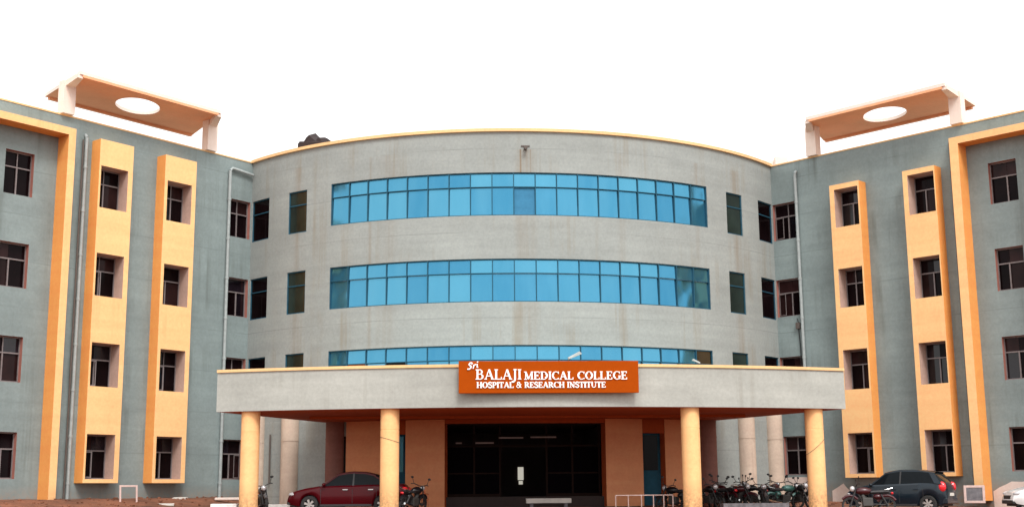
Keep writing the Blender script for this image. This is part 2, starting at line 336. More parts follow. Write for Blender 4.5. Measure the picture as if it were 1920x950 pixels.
def wall_grid(mb, fn, us, zs, openings, d=0.0, depth=0.3, rm=1, inner_only=False):
    """front skin with rectangular openings (u0,u1,z0,z1) and their reveals, shared vertices"""
    U = sorted(set([round(u, 4) for u in us]+[round(o[i], 4) for o in openings for i in (0, 1)]))
    Z = sorted(set([round(z, 4) for z in zs]+[round(o[i], 4) for o in openings for i in (2, 3)]))
    idx = {}
    def V(i, j):
        if (i, j) not in idx: idx[(i, j)] = len(mb.v); mb.v.append(fn(U[i], d, Z[j]))
        return idx[(i, j)]
    for i in range(len(U)-1):
        for j in range(len(Z)-1):
            uc, zc = (U[i]+U[i+1])/2, (Z[j]+Z[j+1])/2
            if any(o[0] < uc < o[1] and o[2] < zc < o[3] for o in openings): continue
            mb.f.append([V(i, j), V(i+1, j), V(i+1, j+1), V(i, j+1)]); mb.mi.append(0)
    for u0, u1, z0, z1 in openings:
        seg = [u for u in U if round(u0, 4) <= u <= round(u1, 4)]
        for a, b in zip(seg, seg[1:]):
            mb.quad(fn(a, d, z0), fn(b, d, z0), fn(b, d-depth, z0), fn(a, d-depth, z0), rm)
            mb.quad(fn(a, d, z1), fn(b, d, z1), fn(b, d-depth, z1), fn(a, d-depth, z1), rm)
        for u in (u0, u1): mb.quad(fn(u, d, z0), fn(u, d, z1), fn(u, d-depth, z1), fn(u, d-depth, z0), rm)

def window(fn, u0, u1, z0, z1, d, mull=0.5, open_=None, glass='glass', fr='frame', name='window', thick=0.05):
    """casement window: outer frame, transom, lower mullion (the part) with its glass and grille as sub-parts"""
    b = MB(); t = thick; zt = z1-(z1-z0)*0.36; um = u0+(u1-u0)*mull
    k = (u1-u0) if u1-u0 > 0.5 else 1.0
    b.box(u0, u0+t/1.6, d, d+0.05, z0, z1, fn=fn); b.box(u1-t/1.6, u1, d, d+0.05, z0, z1, fn=fn)
    b.box(u0+t/1.6, u1-t/1.6, d, d+0.05, z0, z0+t, fn=fn); b.box(u0+t/1.6, u1-t/1.6, d, d+0.05, z1-t, z1, fn=fn)
    b.box(u0+t/1.6, u1-t/1.6, d+0.002, d+0.052, zt-t/2, zt+t/2, fn=fn)
    b.box(um-t/2, um+t/2, d+0.004, d+0.05, z0+t, zt-t/2, fn=fn)
    if open_: b.box(um-t/3, um+t/3, d+0.004, d+0.04, zt+t/2, z1-t, fn=fn)
    w_ = part(b, name, M[fr])
    g = MB()
    for a, c, p, q in ((u0, um, z0, zt), (um, u1, z0, zt), (u0, um, zt, z1), (um, u1, zt, z1)):
        g.box(a+0.005, c-0.005, d-0.03, d-0.012, p+0.005, q-0.005, fn=fn, mi=random.choice([0, 0, 0, 1, 2]))
    g.build('glass', [M[glass], M['glass2'], M['glass3']], w_)
    if random.random() < 0.35 and u1-u0 > 0.8:      # an opened casement
        hs_ = random.choice((0, 1)); hx = u0+0.05 if hs_ == 0 else u1-0.05; sw_ = (u1-u0)*0.44; a_ = random.uniform(0.25, 0.7)*(1 if hs_ == 0 else -1); sn, cs = math.sin(abs(a_)), math.cos(a_)*(1 if hs_ == 0 else -1)
        fr_ = lambda x, y, z: fn(hx+x*cs, d+0.06+x*sn*0.4+y, z); r = MB(); za, zc = z0+0.06, zt-0.04
        for q in ((0, .035, 0, .03, za, zc), (sw_-.035, sw_, 0, .03, za, zc), (.035, sw_-.035, 0, .03, za, za+.035), (.035, sw_-.035, 0, .03, zc-.035, zc)): r.box(*q, fn=fr_)
        r.build('casement', M['frame'], w_)
    return w_

ZT = [3.785+H*k for k in range(4)]; ZB = [2.102+H*k for k in range(4)]
SL = dict(A=(0.08, 1.30), P2=(3.76, 4.995), P1=(6.92, 8.17), W=(10.72, 11.90), Q2=(3.546, 5.14), Q1=(6.70, 8.255), F=(9.44, 9.75), top=15.357)
SR = dict(A=(0.0+0.03, 1.25), P2=(3.574, 4.718), P1=(7.045, 8.21), W=(10.26, 11.40), Q2=(3.354, 4.793), Q1=(6.83, 8.26), F=(9.03, 9.40), top=14.506)
DP, DP2, ZPB, ZFI, ZFT = 0.572, 0.70, 1.953, 15.17, 15.455
S_END = 15.0
for side, P in ((-1, SL), (1, SR)):
    f = wing(side)
    cols = [P['A'], P['P2'], P['P1'], P['W']]
    ops = [(c[0], c[1], ZB[k], ZT[k]) for c in cols for k in range(4)]
    b = MB(); zlow = 0.3
    wall_grid(b, f, [0, S_END], [zlow, ZR], ops, depth=0.28)
    # outer end, back, parapet inner side, roof deck
    b.quad(f(S_END, 0, zlow), f(S_END, 0, ZR), f(S_END, -13, ZR), f(S_END, -13, zlow))
    b.quad(f(S_END, -13, zlow), f(S_END, -13, ZR), f(-4, -13, ZR), f(-4, -13, zlow))
    b.quad(f(0, -0.25, ZR), f(S_END, -0.25, ZR), f(S_END, -0.25, ZR-0.9), f(0, -0.25, ZR-0.9))
    b.quad(f(0, -0.25, ZR-0.9), f(S_END, -0.25, ZR-0.9), f(S_END, -13, ZR-0.9), f(-4, -13, ZR-0.9), 2)
    part(b, 'wing_wall', [M['wing'], M['reveal'], M['roof']])
    c = MB(); c.box(0.02, S_END, -0.28, 0.025, ZR, ZR+0.06, fn=f); part(c, 'roof_coping', M['coping'])
    for ci, (u0, u1) in enumerate(cols):
        for k in range(4):
            d = -0.05 if ci in (1, 2) else -0.22
            window(f, u0, u1, ZB[k], ZT[k], d, mull=random.choice([0.42, 0.5, 0.5, 0.58]), open_=random.random() < 0.3)
    for nm, q, wn in (('Q2', P['Q2'], P['P2']), ('Q1', P['Q1'], P['P1'])):
        b = MB(); top = P['top']
        wall_grid(b, f, [q[0], q[1]], [ZPB, top], [(wn[0], wn[1], ZB[k], ZT[k]) for k in range(4)], d=DP, depth=DP+0.05, rm=2)
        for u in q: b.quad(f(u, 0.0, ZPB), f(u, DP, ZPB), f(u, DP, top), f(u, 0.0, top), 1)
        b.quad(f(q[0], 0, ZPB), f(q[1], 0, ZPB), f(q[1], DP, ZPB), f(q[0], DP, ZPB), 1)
        b.quad(f(q[0], 0, top), f(q[1], 0, top), f(q[1], DP, top), f(q[0], DP, top), 0)
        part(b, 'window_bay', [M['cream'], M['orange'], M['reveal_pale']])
    b = MB(); a0, a1 = P['F']; a2 = P['W'][0]+P['W'][1]-a1; a3 = a2+a1-a0     # projecting portal frame round the outer windows
    for (x0, x1, z0, z1) in ((a0, a1, 1.0, ZFT), (a1, a2, ZFI, ZFT), (a2, a3, 1.0, ZFT)):
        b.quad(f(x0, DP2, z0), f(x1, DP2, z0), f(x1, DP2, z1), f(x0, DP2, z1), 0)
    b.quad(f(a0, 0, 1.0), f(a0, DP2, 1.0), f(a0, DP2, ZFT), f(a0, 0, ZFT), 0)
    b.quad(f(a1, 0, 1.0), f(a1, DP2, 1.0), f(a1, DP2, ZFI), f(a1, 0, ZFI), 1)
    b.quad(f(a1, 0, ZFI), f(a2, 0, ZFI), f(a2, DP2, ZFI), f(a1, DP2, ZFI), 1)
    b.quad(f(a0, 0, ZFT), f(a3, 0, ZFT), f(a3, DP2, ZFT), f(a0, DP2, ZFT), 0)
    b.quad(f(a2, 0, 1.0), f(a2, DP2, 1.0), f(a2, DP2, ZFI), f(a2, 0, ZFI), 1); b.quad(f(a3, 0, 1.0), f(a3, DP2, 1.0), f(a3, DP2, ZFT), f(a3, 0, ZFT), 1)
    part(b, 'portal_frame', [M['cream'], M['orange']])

    # pipes
    for s, ztop, mat, r in ((1.36, 15.5, 'pipe', 0.07), (8.58 if side < 0 else 8.78, 15.4, 'pipe' if side < 0 else 'pipedark', 0.065 if side < 0 else 0.05)):
        b = MB(); off = 0.11
        b.tube([f(s, off, 1.1), f(s, off, ztop)], r, 10)
        if s > 5 and side < 0: b.tube([f(s+0.13, off-0.03, 1.1), f(s+0.13, off-0.03, ztop-0.1)], 0.035, 8, mi=1)
        for z in [1.9+1.75*i for i in range(8)]: b.tube([f(s, off, z), f(s, off, z+0.1)], r*1.25, 10)
        if s < 5 and side < 0:
            b.tube([f(s, off, ztop), f(s-0.12, off, ztop+0.12), f(0.10, off+0.02, ztop+0.02)], r*0.95, 10)
        else:
            b.tube([f(s, off, ztop), f(s, 0.0, ztop+0.14)], r, 10)
        part(b, 'drain_pipe', [M[mat], M['pipedark']], smooth=True)

    # pergola on the parapet
    b = MB(); zs = 17.5
    corners = [(9.75, 1.22), (2.93, 1.28), (1.6, -2.35), (9.0, -2.4)] if side < 0 else [(9.30, 1.25), (2.75, 1.2), (1.45, -2.38), (8.88, -2.4)]
    c0, c1, c2, c3 = [Vector(c_) for c_ in corners]
    def bil(u, v): return (c0*(1-u)+c1*u)*(1-v)+(c3*(1-u)+c2*u)*v
    n = 48; rr = (0.142*1.0, 0.27)
    rin = []; rout = []
    for k in range(n):
        a = 2*math.pi*k/n; cx, cy = math.cos(a), math.sin(a)
        rin.append(bil(0.5+0.143*cx, 0.5+0.275*cy))
        q = 0.5/max(abs(cx), abs(cy)); rout.append(bil(0.5+q*cx, 0.5+q*cy))
    # squared ring: add exact corners by snapping
    for k in (6, 18, 30, 42): pass
    for z, m_ in ((zs, 0), (zs+0.14, 1)):
        vs = [f(p.x, p.y, z) for p in rin]+[f(p.x, p.y, z) for p in rout]
        b.add(vs, [(k, (k+1) % n, n+(k+1) % n, n+k) for k in range(n)], m_)
    for ring, m_ in ((rin, 1), (rout, 1)):
        vs = [f(p.x, p.y, zs) for p in ring]+[f(p.x, p.y, zs+0.14) for p in ring]
        b.add(vs, [(k, (k+1) % n, n+(k+1) % n, n+k) for k in range(n)], m_)
    pg = part(b, 'pergola', [M['pergola'], M['pergola_w']])
    for (pa, pb) in ((c0, c3), (c1, c2)):      # end beams and pillars
        t_ = (0-pa.y)/(pb.y-pa.y); pc = pa+(pb-pa)*t_
        b = MB(); b.box(pc.x-0.26, pc.x+0.26, -0.2, 0.2, ZR+0.06, zs-0.004, fn=f); b.build('pillar', M['pergola_w'], pg)
        b = MB(); o_ = 0.12 if pa == c0 else -0.12; x_ = pa.x-0.05 if pa == c0 else pa.x+0.05
        b.hexa([f(pc.x-.2, 0.2, zs-.24), f(pc.x+.2, 0.2, zs-.24), f(x_+.12, pa.y-.05, zs-.14), f(x_-.12, pa.y-.05, zs-.14), f(pc.x-.2, 0.2, zs-.004), f(pc.x+.2, 0.2, zs-.004), f(x_+.12, pa.y-.05, zs-.004), f(x_-.12, pa.y-.05, zs-.004)]); b.build('bracket', M['pergola_w'], pg)
    b = MB()
    for (pa, pb) in ((c0, c1), (c3, c2)):
        dr = (pb-pa).normalized(); pr = Vector((-dr.y, dr.x))
        if (bil(0.5, 0.5)-pa).dot(pr) < 0: pr = -pr
        q = [pa+dr*0.14, pb-dr*0.14]; L_ = [q[0], q[1], q[1]+pr*0.16, q[0]+pr*0.16]
        b.hexa([f(*p, zs-0.10) for p in L_]+[f(*p, zs-0.004) for p in L_])
    b.build('edge_beam', M['pergola'], pg)

# --- central drum
AMP, MO = 0.5484, 0.0034
TB = (0.6296, 0.6998); TCW = (0.783, TH_C-0.004)
bands = [(14.373, 12.567), (10.776, 9.010), (7.266, 5.50)]
ops = [(-AMP+MO, AMP+MO, b_[1], b_[0]) for b_ in bands]
for k in range(3):
    zt, zb = 14.307-H*k-(0.013*k), 12.464-H*k+(0.013*k)
    for a, c in (TB, TCW): ops += [(a, c, zb, zt), (-c, -a, zb, zt)]
ENT = 0.2085                                 # half angle of the entrance
G0, G1 = 0.3125, 0.3787
A1 = 0.4826
gops = [(-ENT, ENT, 0.3, 4.16), (G0, G1, 0.3, 3.75), (-G1, -G0, 0.3, 3.75)]
us = [-TH_C+2*TH_C*i/72 for i in range(73)]
b = MB(); wall_grid(b, drum, us, [4.45, ZR], ops, depth=0.10, rm=1)
# roof deck behind the parapet
rd = [drum(u, -0.25, ZR-0.9) for u in us]; o = len(b.v); b.v += rd+[(0, 14, ZR-0.9)]
for i in range(len(us)-1): b.f.append((o+i, o+i+1, o+len(us))); b.mi.append(2)
for i in range(len(us)-1): b.quad(drum(us[i], -0.25, ZR-0.9), drum(us[i+1], -0.25, ZR-0.9), drum(us[i+1], -0.25, ZR), drum(us[i], -0.25, ZR))
part(b, 'curved_wall', [M['drum'], M['drum'], M['roof']], smooth=False)
for me_o in [S.objects[-1]]: pass
# ground storey: grey outside, peach panels beside the entrance
for uu in ([u for u in us if u < -A1]+[-A1], [A1]+[u for u in us if u > A1]):
    b = MB(); wall_grid(b, drum, uu, [0.3, 4.448], [], d=0); part(b, 'ground_floor_wall', M['drum'])
for sg in (-1, 1):
    b = MB(); u0, u1 = sorted((sg*0.4836, sg*0.5000)); b.quad(drum(u0, 0.015, 0.9), drum(u1, 0.015, 0.9), drum(u1, 0.015, 3.75), drum(u0, 0.015, 3.75)); part(b, 'black_gap_strip', M['black'])  # flat black strip on the wall; a gap's shade put into its colour
for a, c in ((-A1, -G1), (-G0, -ENT), (ENT, G0), (G1, A1)):
    b = MB(); n = 5
    for i in range(n):
        u0, u1 = a+(c-a)*i/n, a+(c-a)*(i+1)/n
        b.quad(drum(u0, 0.03, 0.9), drum(u1, 0.03, 0.9), drum(u1, 0.03, 4.448), drum(u0, 0.03, 4.448))
    for u in (a, c): b.quad(drum(u, 0.03, 0.9), drum(u, -0.5, 0.9), drum(u, -0.5, 4.448), drum(u, 0.03, 4.448), 1)
    part(b, 'entrance_panel', [M['panel'], M['soffit']])
for a, c, zt in ((-G1, -G0, 3.78), (G0, G1, 3.78)):
    b = MB(); b.quad(drum(a, -0.004, zt), drum(c, -0.004, zt), drum(c, -0.004, 4.448), drum(a, -0.004, 4.448)); b.quad(drum(a, -0.004, zt), drum(c, -0.004, zt), drum(c, -0.6, zt), drum(a, -0.6, zt))
    b.quad(drum(a, -0.6, zt), drum(c, -0.6, zt), drum(c, -0.6, 0.9), drum(a, -0.6, 0.9))
    part(b, 'lintel', M['soffit'])
    b = MB(); b.box(a+0.002, c-0.002, -0.35, -0.30, 0.9, zt, fn=drum); b.box(a+0.002, c-0.002, -0.30, -0.27, 2.9, 2.98, fn=drum)
    sw = part(b, 'side_window', M['mull'])
    b = MB(); b.box(a+0.012 if a > 0 else a+0.03, c-0.012, -0.269, -0.255, 2.3, 3.7, fn=drum); b.build('glass', M['blue'] if a < 0 else M['glass'], sw)
b = MB(); n = 12
for i in range(n):
    u0, u1 = -ENT+2*ENT*i/n, -ENT+2*ENT*(i+1)/n
    b.quad(drum(u0, 0.0, 4.16), drum(u1, 0.0, 4.16), drum(u1, 0.0, 4.448), drum(u0, 0.0, 4.448))
    b.quad(drum(u0, 0.0, 4.16), drum(u1, 0.0, 4.16), drum(u1, -0.6, 4.16), drum(u0, -0.6, 4.16))
part(b, 'entrance_lintel', M['soffit'])
# lobby recess
b = MB(); yb = 3.0; ex = 3.2; y0 = -4.6
b.quad((-ex, y0, 0.9), (-ex, yb, 0.9), (-ex, yb, 4.3), (-ex, y0, 4.3)); b.quad((ex, y0, 0.9), (ex, yb, 0.9), (ex, yb, 4.3), (ex, y0, 4.3))
b.quad((-ex, yb, 0.9), (ex, yb, 0.9), (ex, yb, 4.3), (-ex, yb, 4.3)); b.quad((-ex, -5.12, 4.155), (ex, -5.12, 4.155), (ex, yb, 4.155), (-ex, yb, 4.155))
b.quad((-ex, -4.9, 1.30), (ex, -4.9, 1.30), (ex, yb, 1.30), (-ex, yb, 1.30)); b.quad((-ex, -4.9, 0.5), (ex, -4.9, 0.5), (ex, -4.9, 1.3), (-ex, -4.9, 1.3))
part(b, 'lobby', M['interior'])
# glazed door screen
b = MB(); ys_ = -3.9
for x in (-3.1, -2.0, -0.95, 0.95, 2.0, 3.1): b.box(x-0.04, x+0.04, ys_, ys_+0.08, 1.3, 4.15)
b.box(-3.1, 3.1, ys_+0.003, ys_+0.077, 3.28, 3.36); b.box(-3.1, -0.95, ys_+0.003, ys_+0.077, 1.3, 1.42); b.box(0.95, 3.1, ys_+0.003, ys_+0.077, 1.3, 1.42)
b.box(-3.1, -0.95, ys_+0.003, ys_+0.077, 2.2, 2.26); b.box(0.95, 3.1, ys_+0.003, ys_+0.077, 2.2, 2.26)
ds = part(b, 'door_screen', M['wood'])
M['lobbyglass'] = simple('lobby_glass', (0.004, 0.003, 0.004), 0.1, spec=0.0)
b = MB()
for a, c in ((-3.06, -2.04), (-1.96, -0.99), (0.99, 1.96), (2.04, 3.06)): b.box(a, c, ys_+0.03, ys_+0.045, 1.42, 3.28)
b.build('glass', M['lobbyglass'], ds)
for x0, x1, z in ((-2.75, -2.5, 3.42), (-1.95, -1.2, 3.42), (-1.0, 0.0, 3.62), (0.3, 1.35, 3.64)):
    b = MB(); b.box(x0, x1, ys_-0.06, ys_-0.02, z, z+0.055); b.build('reflection_bar', M['tube'], ds)  # pale bars added to stand for beams reflected in the glazing
b = MB(); b.box(0.20, 0.46, 2.94, 2.98, 2.02, 2.60); b.box(0.24, 0.42, 2.94, 2.98, 1.82, 1.98); part(b, 'back_window', M['slit'])
# pilasters
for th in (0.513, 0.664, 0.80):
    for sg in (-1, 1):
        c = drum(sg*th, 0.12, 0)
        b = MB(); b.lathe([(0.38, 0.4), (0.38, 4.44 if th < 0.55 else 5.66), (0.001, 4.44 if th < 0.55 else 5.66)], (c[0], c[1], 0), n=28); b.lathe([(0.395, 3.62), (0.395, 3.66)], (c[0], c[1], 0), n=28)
        part(b, 'pilaster', M['pilaster'] if th > 0.55 else M['shadepil'], smooth=True)
b = MB(); c = drum(-0.745, 0.08, 0); b.tube([(c[0], c[1], 1.9), (c[0], c[1], 3.95)], 0.035); part(b, 'drain_pipe', M['pipedark'])
# drum coping
b = MB()
for i in range(len(us)-1):
    u0, u1 = us[i], us[i+1]
    b.hexa([drum(u0, 0.10, ZR), drum(u1, 0.10, ZR), drum(u1, -0.28, ZR), drum(u0, -0.28, ZR), drum(u0, 0.10, ZR+0.13), drum(u1, 0.10, ZR+0.13), drum(u1, -0.28, ZR+0.13), drum(u0, -0.28, ZR+0.13)])
part(b, 'roof_coping', M['coping'])
# glass bands
for bi, (zt, zb) in enumerate(bands):
    b = MB(); n = 19; ed = [MO-AMP+2*AMP*i/n for i in range(n+1)]; ztr = zt-(zt-zb)*0.335; t = 0.028
    for i in range(n):
        for z0, z1 in ((zb, zb+0.035), (ztr-0.013, ztr+0.013), (zt-0.045, zt)):
            b.hexa([drum(ed[i], -0.085, z0), drum(ed[i+1], -0.085, z0), drum(ed[i+1], -0.03, z0), drum(ed[i], -0.03, z0)] + [drum(ed[i], -0.085, z1), drum(ed[i+1], -0.085, z1), drum(ed[i+1], -0.03, z1), drum(ed[i], -0.03, z1)])
    for i, e_ in enumerate(ed):
        h = 0.0012 if 0 < i < n else 0.0022
        b.box(e_-h, e_+h, -0.18, -0.022, zb, zt, fn=drum)
    wb = part(b, 'window_band', M['mull'])
    g = MB()
    for i in range(n):
        for row, (z0, z1) in enumerate(((zb, ztr), (ztr, zt))):
            mi = 0
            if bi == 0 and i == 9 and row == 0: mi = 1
            if bi == 2 and i == 3 and row == 0: mi = 2
            if bi == 2 and i == 1 and row == 0: mi = 3
            if bi == 2 and i == 18: mi = 4
            e = 0.0006; jt = random.uniform(-0.003, 0.003); jz = random.uniform(-0.005, 0.005)
            P4 = [drum(ed[i]+e, -0.07+jt, z0+0.01), drum(ed[i+1]-e, -0.07-jt, z0+0.01), drum(ed[i+1]-e, -0.07-jt+jz-0.03*(z1-z0), z1-0.01), drum(ed[i]+e, -0.07+jt+jz-0.03*(z1-z0), z1-0.01)]
            g.quad(*P4, mi=mi)
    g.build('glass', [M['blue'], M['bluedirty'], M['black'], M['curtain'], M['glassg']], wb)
# small drum windows
for k in range(3):
    zt, zb = 14.307-H*k-(0.013*k), 12.464-H*k+(0.013*k)
    for a, c in (TB, TCW):
        for sg in (-1, 1):
            u0, u1 = (a, c) if sg > 0 else (-c, -a)
            b = MB(); e = 0.0028
            for q0, q1, r0, r1 in ((u0, u0+e, zb, zt), (u1-e, u1, zb, zt), (u0+e, u1-e, zb, zb+0.045), (u0+e, u1-e, zt-0.045, zt), (u0+e, u1-e, zt-0.64, zt-0.60)):
                b.box(q0, q1, -0.09, -0.035, r0, r1, fn=drum)
            w_ = part(b, 'window', M['mull'])
            g = MB(); g.quad(drum(u0+0.001, -0.075, zb), drum(u1-0.001, -0.075, zb), drum(u1-0.001, -0.075, zt), drum(u0+0.001, -0.075, zt))
            g.build('glass', M['glassg'] if a == TB[0] else M['glass'], w_)
# rain spout
b = MB(); c = drum(0.0065, 0, 15.38); b.tube([(c[0], c[1]+0.1, c[2]), (c[0], c[1]-0.28, c[2]-0.02)], 0.075, 12); b.box(c[0]-0.18, c[0]+0.18, c[1]-0.03, c[1]+0.02, c[2]+0.07, c[2]+0.13)
part(b, 'rain_spout', M['pipedark'], smooth=True)

# --- entrance porch (canopy)
XT, YT, YM = 11.25, -10.62, -12.55; Z0, Z1 = 4.33, 5.70
sag = YT-YM; RA = (XT*XT+sag*sag)/(2*sag); YA = YM+RA
def arc_y(x, off=0.0): return YA-math.sqrt((RA+off)**2-x*x)
n = 48; xa = [-XT+2*XT*i/n for i in range(n+1)]
front = [(x, arc_y(x)) for x in xa]
backr = [drum(0.545, 0.0, 0)[:2], ]
bk = [drum(0.545-1.09*i/24, 0.02, 0)[:2] for i in range(25)]
outline = front+bk
b = MB(); m = len(outline)
b.add([(x, y, Z0) for x, y in outline]+[(x, y, Z1) for x, y in outline], [tuple(range(m))[::-1]], 1)
b.f.append([m+i-0 for i in range(m)]); b.mi.append(0)
for i in range(m):
    j = (i+1) % m; b.f.append([i, j, m+j, m+i]); b.mi.append(0)
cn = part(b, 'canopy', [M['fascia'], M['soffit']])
b = MB()
def lip(pts, w0, w1, z0, z1):
    for (p, q) in zip(pts, pts[1:]):
        p, q = Vector(p), Vector(q)
        b.hexa([(*w0(p), z0), (*w0(q), z0), (*w1(q), z0), (*w1(p), z0), (*w0(p), z1), (*w0(q), z1), (*w1(q), z1), (*w1(p), z1)])
cc = Vector((0, YA))
lip(front, lambda p: p+(p-cc).normalized()*0.05, lambda p: p-(p-cc).normalized()*0.2, Z1-0.0, Z1+0.10)
for sg in (-1, 1):
    a, c = Vector((sg*XT, YT)), Vector(drum(sg*0.545, 0.0, 0)[:2]); dv = (c-a).normalized(); pn = Vector((-dv.y, dv.x)); pn = pn if pn.x*sg > 0 else -pn
    lip([a+dv*0.02, c], lambda p: p+pn*0.04, lambda p: p-pn*0.2, Z1+0.001, Z1+0.099)
b.build('coping', M['coping'], cn)
b = MB()
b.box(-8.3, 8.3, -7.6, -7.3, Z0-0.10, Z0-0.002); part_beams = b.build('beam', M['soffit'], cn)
# porch columns
for x in (-10.05, -5.13, 5.34, 10.08):
    y = arc_y(x)+0.47
    b = MB(); prof = [(0.325, gz(x, y)-0.2), (0.325, 3.60), (0.319, 3.605), (0.319, 3.625), (0.325, 3.63), (0.325, Z0-0.002)]
    b.lathe(prof, (x, y, 0), n=40); co_ = part(b, 'column', M['cream'], smooth=True)
    if x in (-5.13, 10.08):
        k_ = -0.10 if x < 0 else 0.28; b = MB(); b.tube([(x+0.332*math.cos(2*math.pi*i/24), y+0.332*math.sin(2*math.pi*i/24), (3.28 if x < 0 else 3.0)+k_*math.cos(2*math.pi*i/24)) for i in range(25)], 0.008, 5, cap=False); b.build('tie_cord', M['pipedark'], co_)

# bare plaster patches on the right wing plinth
f = wing(1)
def patch(pts, d=0.012):
    b = MB(); n_ = len(pts)
    b.add([f(s, d, z) for s, z in pts]+[f(s, 0.0, z) for s, z in pts], [tuple(range(n_))]+[(i, (i+1) % n_, n_+(i+1) % n_, n_+i) for i in range(n_)])
    part(b, 'bare_plinth', M['bareplaster'])
patch([(2.35, 0.4), (2.35, 1.42), (2.6, 1.55), (2.9, 1.72), (3.05, 1.55), (3.3, 1.3), (3.6, 1.12), (4.0, 1.0), (4.0, 0.4)])
patch([(9.45, 0.4), (9.45, 1.35), (9.7, 1.5), (9.95, 1.6), (10.2, 1.72), (10.6, 1.70), (10.9, 1.76), (11.0, 1.55), (11.4, 1.5), (12.0, 1.45), (13.5, 1.35), (13.5, 0.4)])
patch([(0.02, 0.4), (0.02, 2.0), (0.6, 2.02), (1.2, 2.0), (1.25, 1.6), (1.5, 1.2), (1.5, 0.4)])

# pale rooftop wall behind the right wing
b = MB(); b.box(11.7, 13.1, 1.8, 2.1, 15.2, 16.9); b.box(12.5, 13.1, 1.5, 1.8, 15.2, 17.0); part(b, 'stair_head_wall', M['pergola_w'])

# ------------------------------------------------------------------ helper: pixel ray at a chosen depth, used to read positions off the survey
def atY(px, py, Y):
    d = fwd+r2*((px-960)/F)-u2*((py-475)/F); t = (Y-CAM.y)/d.y; return CAM+d*t
def posx(px, Y): return atY(px, 915, Y).x

# ------------------------------------------------------------------ sign with serif letters
p0 = atY(860, 737, -12.72); p1 = atY(1196, 676, -12.72)
sx0, sx1, sz0, sz1 = p0.x, p1.x, p0.z-0.0, p1.z
sign = empty('sign_board', ((sx0+sx1)/2, -12.72, sz0), 0, 'orange sign board with white lettering on the porch front', 'sign')
SW, SH = sx1-sx0, sz1-sz0
b = MB(); b.box(-SW/2, SW/2, -0.06, 0.06, 0, SH); b.build('board', M['signorange'], sign, bevel=0.008)
b = MB()
for x in (-2.4, 0, 2.4): b.box(x-0.05, x+0.05, 0.062, 0.2, 0.3, SH-0.25)
b.build('bracket', M['pipedark'], sign)
TK, TN = 0.17, 0.075      # thick and thin stroke, of cap height
def arcp(cx, cy, rx, ry, a0, a1, n=10): return [(cx+rx*math.cos(R_(a0+(a1-a0)*i/n)), cy+ry*math.sin(R_(a0+(a1-a0)*i/n))) for i in range(n+1)]
def V_(x): return [([(x, 0), (x, 1)], TK)]
def sf(x, y, w=0.17): return [([(x-w, y), (x+w, y)], TN)]
